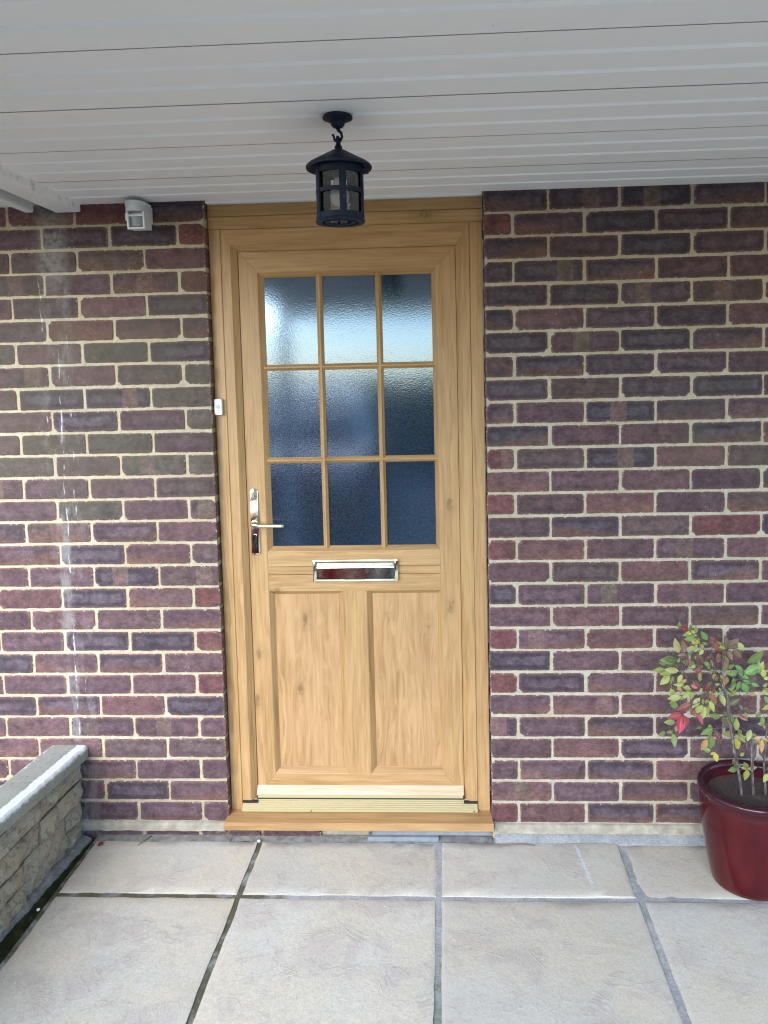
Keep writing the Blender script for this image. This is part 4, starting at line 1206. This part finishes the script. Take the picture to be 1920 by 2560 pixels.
LEAVES = [(597,-239,793,564,-251,808,'R'),(602,-245,789,592,-255,818,'g'),(613,-256,790,612,-260,815,'g'),(605,-235,784,581,-230,774,'g'),(607,-254,776,575,-263,774,'g'),(654,-233,762,633,-240,791,'g'),(603,-260,787,612,-271,787,'g'),(590,-220,718,590,-212,755,'b'),(658,-227,744,642,-222,751,'g'),(617,-257,746,585,-266,749,'y'),(613,-269,750,607,-268,764,'y'),(616,-259,747,610,-252,731,'y'),(640,-238,734,626,-250,759,'y'),(639,-244,736,628,-242,719,'y'),(699,-190,716,680,-200,755,'r'),(699,-189,713,712,-201,724,'r'),(701,-180,710,685,-173,703,'r'),(689,-200,750,667,-207,762,'r'),(751,-128,698,746,-128,739,'b'),(753,-128,698,791,-122,728,'b'),(765,-139,704,790,-143,671,'b'),(751,-134,697,761,-137,664,'b'),(745,-145,701,725,-151,686,'b'),(726,-145,674,708,-158,665,'r'),(738,-128,668,748,-127,628,'b'),(600,-218,710,571,-219,709,'b'),(601,-214,709,616,-219,720,'d'),(591,-147,666,548,-157,675,'d'),(581,-189,677,584,-198,694,'g'),(590,-133,645,557,-141,648,'d'),(589,-175,645,546,-171,648,'y'),(596,-150,644,583,-151,656,'b'),(579,-133,617,538,-145,622,'y'),(569,-146,618,536,-154,593,'y'),(579,-141,616,575,-140,587,'y'),(594,-188,639,579,-194,612,'y'),(600,-154,632,619,-157,615,'b'),(627,-199,679,593,-196,687,'b'),(645,-177,673,643,-168,685,'b'),(665,-164,663,661,-155,680,'b'),(624,-222,680,607,-229,674,'y'),(669,-152,652,648,-147,641,'b'),(654,-204,683,680,-195,666,'g'),(703,-127,642,701,-121,656,'b'),(651,-193,652,626,-202,657,'r'),(647,-192,647,637,-203,628,'o'),(693,-156,644,695,-147,622,'y'),(720,-131,618,711,-145,598,'g'),(736,-124,615,726,-134,596,'o'),(747,-104,603,748,-109,565,'o'),(758,-111,629,776,-123,645,'g'),(805,-112,615,776,-116,640,'G'),(801,-138,621,851,-151,655,'G'),(785,-118,613,750,-128,617,'g'),(793,-106,610,823,-116,596,'G'),(774,-117,601,771,-119,567,'G'),(788,-134,596,783,-124,562,'G'),(789,-148,597,809,-150,561,'G'),(799,-128,596,824,-132,586,'G'),(809,-164,601,834,-167,593,'G'),(831,-207,636,827,-211,664,'y'),(827,-215,635,845,-219,641,'y'),(817,-231,619,839,-224,623,'y'),(703,-157,594,719,-159,597,'g'),(746,-152,580,759,-160,572,'g'),(608,-179,617,614,-188,607,'b'),(622,-190,619,650,-183,600,'b'),(606,-234,625,623,-247,619,'p'),(584,-187,604,592,-188,575,'o'),(609,-231,611,580,-235,617,'y'),(607,-238,609,573,-237,582,'y'),(605,-243,609,607,-240,579,'y'),(641,-225,612,629,-237,599,'y'),(678,-192,606,665,-185,585,'p'),(665,-211,591,651,-203,572,'r'),(668,-220,590,688,-218,562,'r'),(708,-141,576,700,-140,555,'b'),(628,-251,592,605,-252,560,'y'),(635,-251,588,640,-248,569,'y'),(635,-256,572,613,-248,542,'y'),(644,-236,561,638,-248,520,'y'),(648,-231,557,666,-222,519,'y'),(659,-231,577,646,-243,571,'y'),(667,-219,570,678,-230,536,'y'),(583,-246,586,593,-244,574,'r'),(566,-246,568,538,-256,568,'g'),(599,-264,578,555,-265,558,'r'),(612,-251,557,608,-242,533,'r'),(621,-248,544,634,-262,513,'p'),(590,-210,521,543,-223,520,'p'),(589,-206,517,578,-217,463,'P'),(591,-215,523,606,-210,478,'p'),(584,-159,475,548,-159,475,'g'),(583,-140,436,560,-149,438,'g'),(581,-146,434,584,-153,391,'g'),(594,-117,421,607,-113,402,'b'),(702,-183,579,696,-185,564,'y'),(710,-186,578,719,-199,543,'y'),(749,-127,556,746,-129,524,'d'),(755,-129,517,790,-129,538,'d'),(721,-156,492,686,-162,497,'g'),(742,-104,464,769,-105,431,'b'),(785,-117,428,786,-111,470,'y'),(783,-138,489,809,-150,476,'r'),(788,-177,515,795,-182,497,'g'),(785,-98,411,749,-104,410,'y'),(784,-114,417,787,-117,399,'y'),(794,-98,412,817,-110,386,'y'),(777,-127,409,793,-126,368,'Y'),(707,-135,443,666,-137,425,'g'),(695,-159,433,691,-152,386,'g'),(712,-132,437,733,-144,405,'r'),(673,-178,431,655,-188,396,'o'),(691,-203,401,676,-197,389,'Y'),(691,-201,398,698,-196,368,'Y'),(821,-215,448,801,-208,447,'o'),(823,-217,449,819,-227,409,'o'),(826,-209,446,847,-215,439,'o'),(816,-225,527,804,-218,519,'g'),(824,-223,524,814,-237,497,'g'),(833,-206,489,837,-207,474,'o'),(811,-262,601,825,-259,578,'G'),(825,-266,574,799,-278,568,'y'),(787,-210,590,807,-204,581,'o'),(788,-119,225,752,-115,233,'y'),(793,-104,217,767,-103,180,'y'),(791,-111,221,800,-111,184,'y'),(807,-163,244,817,-155,195,'y'),(793,-191,343,774,-183,342,'y'),(791,-195,345,822,-188,347,'y'),(796,-184,339,788,-183,299,'y'),(792,-192,343,777,-203,369,'g'),(777,-152,325,744,-158,319,'g'),(776,-155,327,758,-166,351,'g'),(834,-239,352,816,-250,331,'y'),(850,-241,550,869,-251,536,'g'),(851,-239,549,838,-244,578,'y'),(860,-217,539,879,-222,564,'b'),(873,-208,614,896,-220,630,'g'),(871,-213,616,892,-205,588,'y'),(869,-219,618,861,-217,646,'y'),(889,-187,453,914,-194,450,'y'),(886,-194,457,876,-208,427,'o'),(876,-220,361,906,-215,369,'g'),(875,-224,362,894,-219,332,'y'),(920,-153,465,940,-163,488,'r'),(930,-132,455,949,-134,435,'b'),(880,-178,672,905,-170,687,'b'),(870,-204,681,865,-194,705,'r'),(863,-219,687,843,-217,698,'g')]
STEMS = [[(778,-200,235,6),(764,-200,327,5.5),(748,-200,407,5.5),(734,-200,498,7),(729,-200,555,7),(714,-200,611,4),(721,-127,621,2.5)],[(811,-200,226,6),(805,-200,327,5.5),(802,-200,396,7),(804,-200,428,6),(809,-181,455,2)],[(843,-200,226,5),(839,-200,368,4.5),(847,-194,484,3),(830,-263,571,2)],[(740,-170,542,2),(725,-143,588,1.6),(665,-219,722,1.4),(629,-257,761,1.2),(602,-244,788,1)],[(721,-127,621,1.8),(658,-185,653,1.4),(606,-199,663,1.2),(584,-157,629,1)],[(748,-163,463,1.6),(693,-176,462,1.2)],[(761,-164,443,1.5),(749,-167,421,1.5),(726,-169,429,1.2),(698,-174,457,1)],[(777,-168,465,1.5),(796,-175,452,1.7),(807,-186,428,2)],[(772,-167,520,1.4),(772,-186,560,1.2),(774,-165,574,1.2),(795,-137,597,1)],[(745,-163,525,1.5),(780,-175,521,1.3),(801,-222,537,1.2),(842,-235,532,1)],[(736,-138,584,1.5),(734,-117,617,1.3),(737,-168,712,1)],[(721,-127,617,1.5),(683,-182,602,1.3),(634,-254,589,1.2),(604,-248,613,1)],[(633,-255,583,1.2),(602,-267,577,1.2),(586,-223,529,1)],[(753,-129,478,1.5),(725,-145,485,1)],[(790,-175,434,2),(803,-186,421,3),(806,-193,404,3)],[(818,-193,424,2),(812,-196,405,2.5),(806,-196,375,3)],[(801,-193,374,2),(794,-189,390,2),(791,-178,426,1.4),(769,-166,443,1.2)],[(750,-141,576,1.2),(789,-120,595,1.2),(804,-131,618,1)],[(723,-152,677,1),(740,-119,637,1.2),(729,-131,595,1.4)],[(840,-215,505,1.3),(850,-247,552,1)],[(828,-264,571,1.3),(868,-216,615,1),(867,-210,684,1)],[(837,-205,371,1.5),(827,-201,408,1.5),(832,-194,438,1.2)],[(783,-169,275,1.3),(771,-167,251,1)],[(812,-184,307,1.3),(795,-186,340,1)],[(775,-171,312,1.2),(768,-176,337,1)],[(801,-187,228,1.2),(800,-179,253,1)],[(586,-223,529,1),(577,-181,478,1),(572,-178,451,0.9)]]

pl_ = thing('nandina_plant', 'small nandina shrub with green, bronze and red leaves growing in the dark red pot', 'shrub', (PXc, PYc, 0.265))
for s_ in STEMS:
    pts = [(a / 1000, b_ / 1000, c / 1000) for a, b_, c, w in s_]; rad = [w * 0.00078 for a, b_, c, w in s_]
    # resample with little kinks
    P = []; Rr = []
    for i in range(len(pts) - 1):
        for t in (0, 0.33, 0.66):
            p = Vector(pts[i]).lerp(Vector(pts[i + 1]), t)
            j = 0.0035 if rad[i] > 0.003 else 0.0012
            p += Vector((mnoise.noise(p * 40), mnoise.noise(p * 41 + Vector((7, 0, 0))), 0)) * j
            P.append(p); Rr.append((rad[i] * (1 - t) + rad[i + 1] * t) * (1 + 0.25 * mnoise.noise(p * 90)))
    P.append(Vector(pts[-1])); Rr.append(rad[-1])
    if s_[0][2] < 240: P[0].z = 0.25
    big = rad[0] > 0.0025
    MB().tube(P, Rr, 8 if big else 5).build('stem' if big else 'twig', M['stem'], pl_, True)
LC = {'g': (0.155, 0.250, 0.065), 'G': (0.140, 0.340, 0.085), 'd': (0.100, 0.150, 0.055), 'y': (0.320, 0.365, 0.100), 'Y': (0.430, 0.400, 0.075), 'b': (0.175, 0.105, 0.062), 'r': (0.260, 0.075, 0.060), 'R': (0.200, 0.040, 0.045), 'o': (0.430, 0.260, 0.095), 'p': (0.370, 0.055, 0.062), 'P': (0.500, 0.045, 0.085)}
lr = random.Random(21)
extra = []
for (bx, by, bz, tx, ty, tz, c) in LEAVES:
    if lr.random() < 0.80 and bz > 330:
        ox, oy, oz = lr.uniform(-22, 22), lr.uniform(8, 45), lr.uniform(-22, 22)
        s2 = lr.uniform(0.65, 0.95)
        rx, ry, rz = (tx - bx) * s2 + lr.uniform(-12, 12), (ty - by) * s2 + lr.uniform(-8, 8), (tz - bz) * s2 + lr.uniform(-12, 12)
        extra.append((bx + ox, min(by + oy, -40), bz + oz, bx + ox + rx, min(by + oy + ry, -32), bz + oz + rz, lr.choice('yyYgyogb') if c not in 'rRpP' else lr.choice('bryg')))
LEAVES = LEAVES + extra
for (bx, by, bz, tx, ty, tz, c) in LEAVES:
    A = Vector((bx, by, bz)) / 1000; T = Vector((tx, ty, tz)) / 1000
    ax = T - A; L = ax.length; u = ax.normalized()
    nrm = Vector((lr.uniform(-0.45, 0.45), -1.0, lr.uniform(-0.1, 0.75)))
    nrm = (nrm - u * nrm.dot(u)).normalized(); sd = u.cross(nrm)
    wd = L * (0.50 if L < 0.03 else 0.46) * lr.uniform(0.9, 1.15)
    curl = lr.uniform(-0.16, 0.22); fold = lr.uniform(0.10, 0.42)
    prof_ = [(0.0, 0.03), (0.10, 0.42), (0.24, 0.82), (0.40, 1.0), (0.58, 0.92), (0.76, 0.60), (0.90, 0.26), (1.0, 0.0)]
    V = []; F = []; mid = []; alo = []
    for t, w in prof_:
        cpt = A + u * (L * t) - nrm * (curl * L * (t * t))
        for s_ in (-1, -0.5, 0, 0.5, 1):
            V.append(cpt + sd * (wd * 0.5 * w * s_) + nrm * (abs(s_) * fold * wd * 0.5 * w))
            mid.append(abs(s_)); alo.append(t)
    for i in range(len(prof_) - 1):
        for k in range(4):
            a = i * 5 + k; F.append((a, a + 1, a + 6, a + 5))
    k = lr.uniform(0.85, 1.15); cc = LC[c]
    o = obj('leaf', V, F, M['leaf'], pl_, True, color=(min(1, cc[0] * k * lr.uniform(0.92, 1.1)), cc[1] * k, cc[2] * k, 1))
    a1 = o.data.attributes.new('mid', 'FLOAT', 'POINT'); a2 = o.data.attributes.new('along', 'FLOAT', 'POINT')
    for q_, (m1, m2) in enumerate(zip(mid, alo)): a1.data[q_].value = m1; a2.data[q_].value = m2

SP = []
for s_ in STEMS:
    for i in range(len(s_) - 1):
        for t in range(5):
            SP.append(Vector(s_[i][:3]).lerp(Vector(s_[i + 1][:3]), t / 5) / 1000)
pet = MB()
for (bx, by, bz, tx, ty, tz, c) in LEAVES:
    A = Vector((bx, by, bz)) / 1000; T = Vector((tx, ty, tz)) / 1000
    q = min(SP, key=lambda p: (p - A).length)
    if 0.004 < (q - A).length < 0.085:
        mid_ = A.lerp(q, 0.5) + (A - T).normalized() * 0.006
        pet.tube([A + (T - A) * 0.06, mid_, q], [0.0007, 0.0008, 0.0009], 4)
po_ = pet.build('petioles', M['stem'], pl_, True); po_['kind'] = 'stuff'

# ---------------------------------------------------------------- litter on the paving
def twig(pts, r, label):
    tag(MB().tube(pts, r, 6).build('fallen_twig', M['twig'], None, True), label, 'twig')
twig([(-1.150, -0.012, 0.006), (-1.165, -0.040, 0.006), (-1.178, -0.064, 0.004)], [0.0015, 0.0022, 0.0008], 'thin brown twig on the paving below the brick wall, between stone wall and door')
twig([(0.035, -0.060, 0.004), (0.070, -0.048, 0.0055), (0.120, -0.045, 0.005), (0.160, -0.050, 0.004)], [0.0008, 0.0016, 0.0016, 0.0008], 'curved reddish pine needle on the paving just right of the sill')
for k, (a, b_, c, d) in enumerate(((-1.355, -0.10, -1.305, -0.03), (-1.36, -0.15, -1.30, -0.085))):
    pass
V = [(-1.316, -0.068, 0.004), (-1.305, -0.073, 0.007), (-1.297, -0.062, 0.005), (-1.303, -0.052, 0.012), (-1.313, -0.054, 0.009), (-1.306, -0.062, 0.003)]
tag(obj('fallen_leaf', V, [(0, 1, 5), (1, 2, 5), (2, 3, 5), (3, 4, 5), (4, 0, 5)], M['petal'], None), 'curled dark red fallen leaf at the corner of the slab by the stone wall', 'leaf')
def pebble(x, y, z, s, seed, label):
    bm = bmesh.new(); bmesh.ops.create_icosphere(bm, subdivisions=2, radius=1)
    r = random.Random(seed); off = Vector((r.uniform(0, 40), 0, 0))
    for v in bm.verts: v.co = v.co * (1 + 0.45 * mnoise.noise(v.co * 1.3 + off)); v.co.z *= 0.75
    V = [(x + v.co.x * s, y + v.co.y * s, z + v.co.z * s) for v in bm.verts]; bm.verts.index_update()
    F = [[v.index for v in f.verts] for f in bm.faces]; bm.free()
    tag(obj('pebble', V, F, M['pebble'], None), label, 'pebble')
pebble(-1.351, -0.385, 0.003, 0.0048, 1, 'white pebble lying in the dark moss strip beside the paving')
pebble(-0.770, -0.034, 0.004, 0.0055, 2, 'small pale stone chip at the top of the slab joint under the door sill')

# ================================================================== across the driveway (seen only in the reflections)
def hedge_(name, x0, x1, y0, y1, h, label):
    V = []; F = []; nx = int((x1 - x0) / 0.18); nz = 12
    for side_y, sg in ((y1, 1), (y0, -1)):
        b0 = len(V)
        for j in range(nz + 1):
            for i in range(nx + 1):
                x = x0 + (x1 - x0) * i / nx; z = -0.1 + (h + 0.1) * j / nz
                q = Vector((x * 2.2, z * 2.2, sg * 5)); q2 = Vector((x * 7, z * 7, sg * 5))
                taper = 0.25 * max(0, (j - nz + 2)) / 2
                V.append((x, side_y + sg * (mnoise.noise(q) * 0.16 + mnoise.noise(q2) * 0.10 - taper), z + (mnoise.noise(q) * 0.12 + mnoise.noise(q2) * 0.1 if j == nz else 0)))
        W = nx + 1
        for j in range(nz):
            for i in range(nx):
                a = b0 + j * W + i; F.append((a, a + 1, a + W + 1, a + W))
    W = nx + 1; t0 = nz * W; t1 = (nz + 1) * W + nz * W
    for i in range(nx): F.append((t0 + i, t0 + i + 1, t1 + i + 1, t1 + i))
    for i_ in (0, nx):
        for j in range(nz): F.append((j * W + i_, (j + 1) * W + i_, (nz + 1) * W + (j + 1) * W + i_, (nz + 1) * W + j * W + i_))
    return tag(obj(name, V, F, M['hedge']), label, 'hedge')
hedge_('hedge', -14, 14, -12.4, -11.2, 1.62, 'clipped green hedge across the driveway facing the house')
car = thing('parked_car', 'red hatchback parked on the driveway facing the front door', 'car', (-2.0, -5.6, -0.05))
CXm, CYf = -1.72, -4.15     # centre line, front bumper
def car_sec(y, w, z0, z1, zs):
    return [(CXm - w, CYf - y, z0), (CXm - w - 0.01, CYf - y, zs), (CXm - w + 0.05, CYf - y, z1 - 0.05), (CXm - w * 0.6, CYf - y, z1), (CXm, CYf - y, z1 + 0.02), (CXm + w * 0.6, CYf - y, z1), (CXm + w - 0.05, CYf - y, z1 - 0.05), (CXm + w + 0.01, CYf - y, zs), (CXm + w, CYf - y, z0), (CXm, CYf - y, z0)]
def lofted(secs, name, mat):
    V = []; F = []; m = len(secs[0])
    for s_ in secs: V += s_
    for i in range(len(secs) - 1):
        for k in range(m):
            a = i * m + k; b_ = i * m + (k + 1) % m; F.append((a, b_, b_ + m, a + m))
    F.append(tuple(range(m))); F.append(tuple((len(secs) - 1) * m + k for k in range(m)))
    return shade_auto(obj(name, V, F, mat, car), 40)
lofted([car_sec(0.0, 0.66, 0.25, 0.62, 0.45), car_sec(0.10, 0.78, 0.18, 0.74, 0.45), car_sec(0.45, 0.86, 0.15, 0.84, 0.5), car_sec(1.15, 0.88, 0.15, 0.95, 0.55), car_sec(2.2, 0.88, 0.15, 0.97, 0.55), car_sec(3.4, 0.87, 0.15, 0.98, 0.55), car_sec(3.95, 0.80, 0.2, 0.90, 0.55)], 'body', M['carpaint'])
def cab(y, w, z0, z1): return [(CXm - w, CYf - y, z0), (CXm - w * 0.82, CYf - y, z1 - 0.03), (CXm - w * 0.6, CYf - y, z1), (CXm + w * 0.6, CYf - y, z1), (CXm + w * 0.82, CYf - y, z1 - 0.03), (CXm + w, CYf - y, z0)]
lofted([cab(1.05, 0.78, 0.93, 0.965), cab(1.75, 0.80, 0.94, 1.40), cab(3.3, 0.79, 0.95, 1.42), cab(3.85, 0.74, 0.93, 1.0)], 'windows', M['carglass'])
lofted([cab(1.72, 0.67, 1.38, 1.43), cab(2.3, 0.68, 1.40, 1.47), cab(3.3, 0.67, 1.39, 1.455)], 'roof', M['carpaint'])
for sx in (-1, 1):
    MB().box(CXm + sx * 0.62 - 0.13, CXm + sx * 0.62 + 0.13, CYf - 0.16, CYf - 0.035, 0.58, 0.70, 0.03).build('headlight', M['bulb'], car)
    for yw in (0.78, 3.2):
        w_ = MB(); w_.tube([(CXm + sx * 0.70, CYf - yw, 0.25), (CXm + sx * 0.895, CYf - yw, 0.25)], 0.30, 28)
        wo_ = w_.build('wheel', M['tyre'], car)
        rm = MB(); rm.tube([(CXm + sx * 0.88, CYf - yw, 0.25), (CXm + sx * 0.90, CYf - yw, 0.25)], 0.19, 20); rm.build('rim', M['alloy'], wo_)
MB().box(CXm - 0.45, CXm + 0.45, CYf - 0.06, CYf + 0.008, 0.30, 0.46, 0.02).build('grille', M['black'], car)
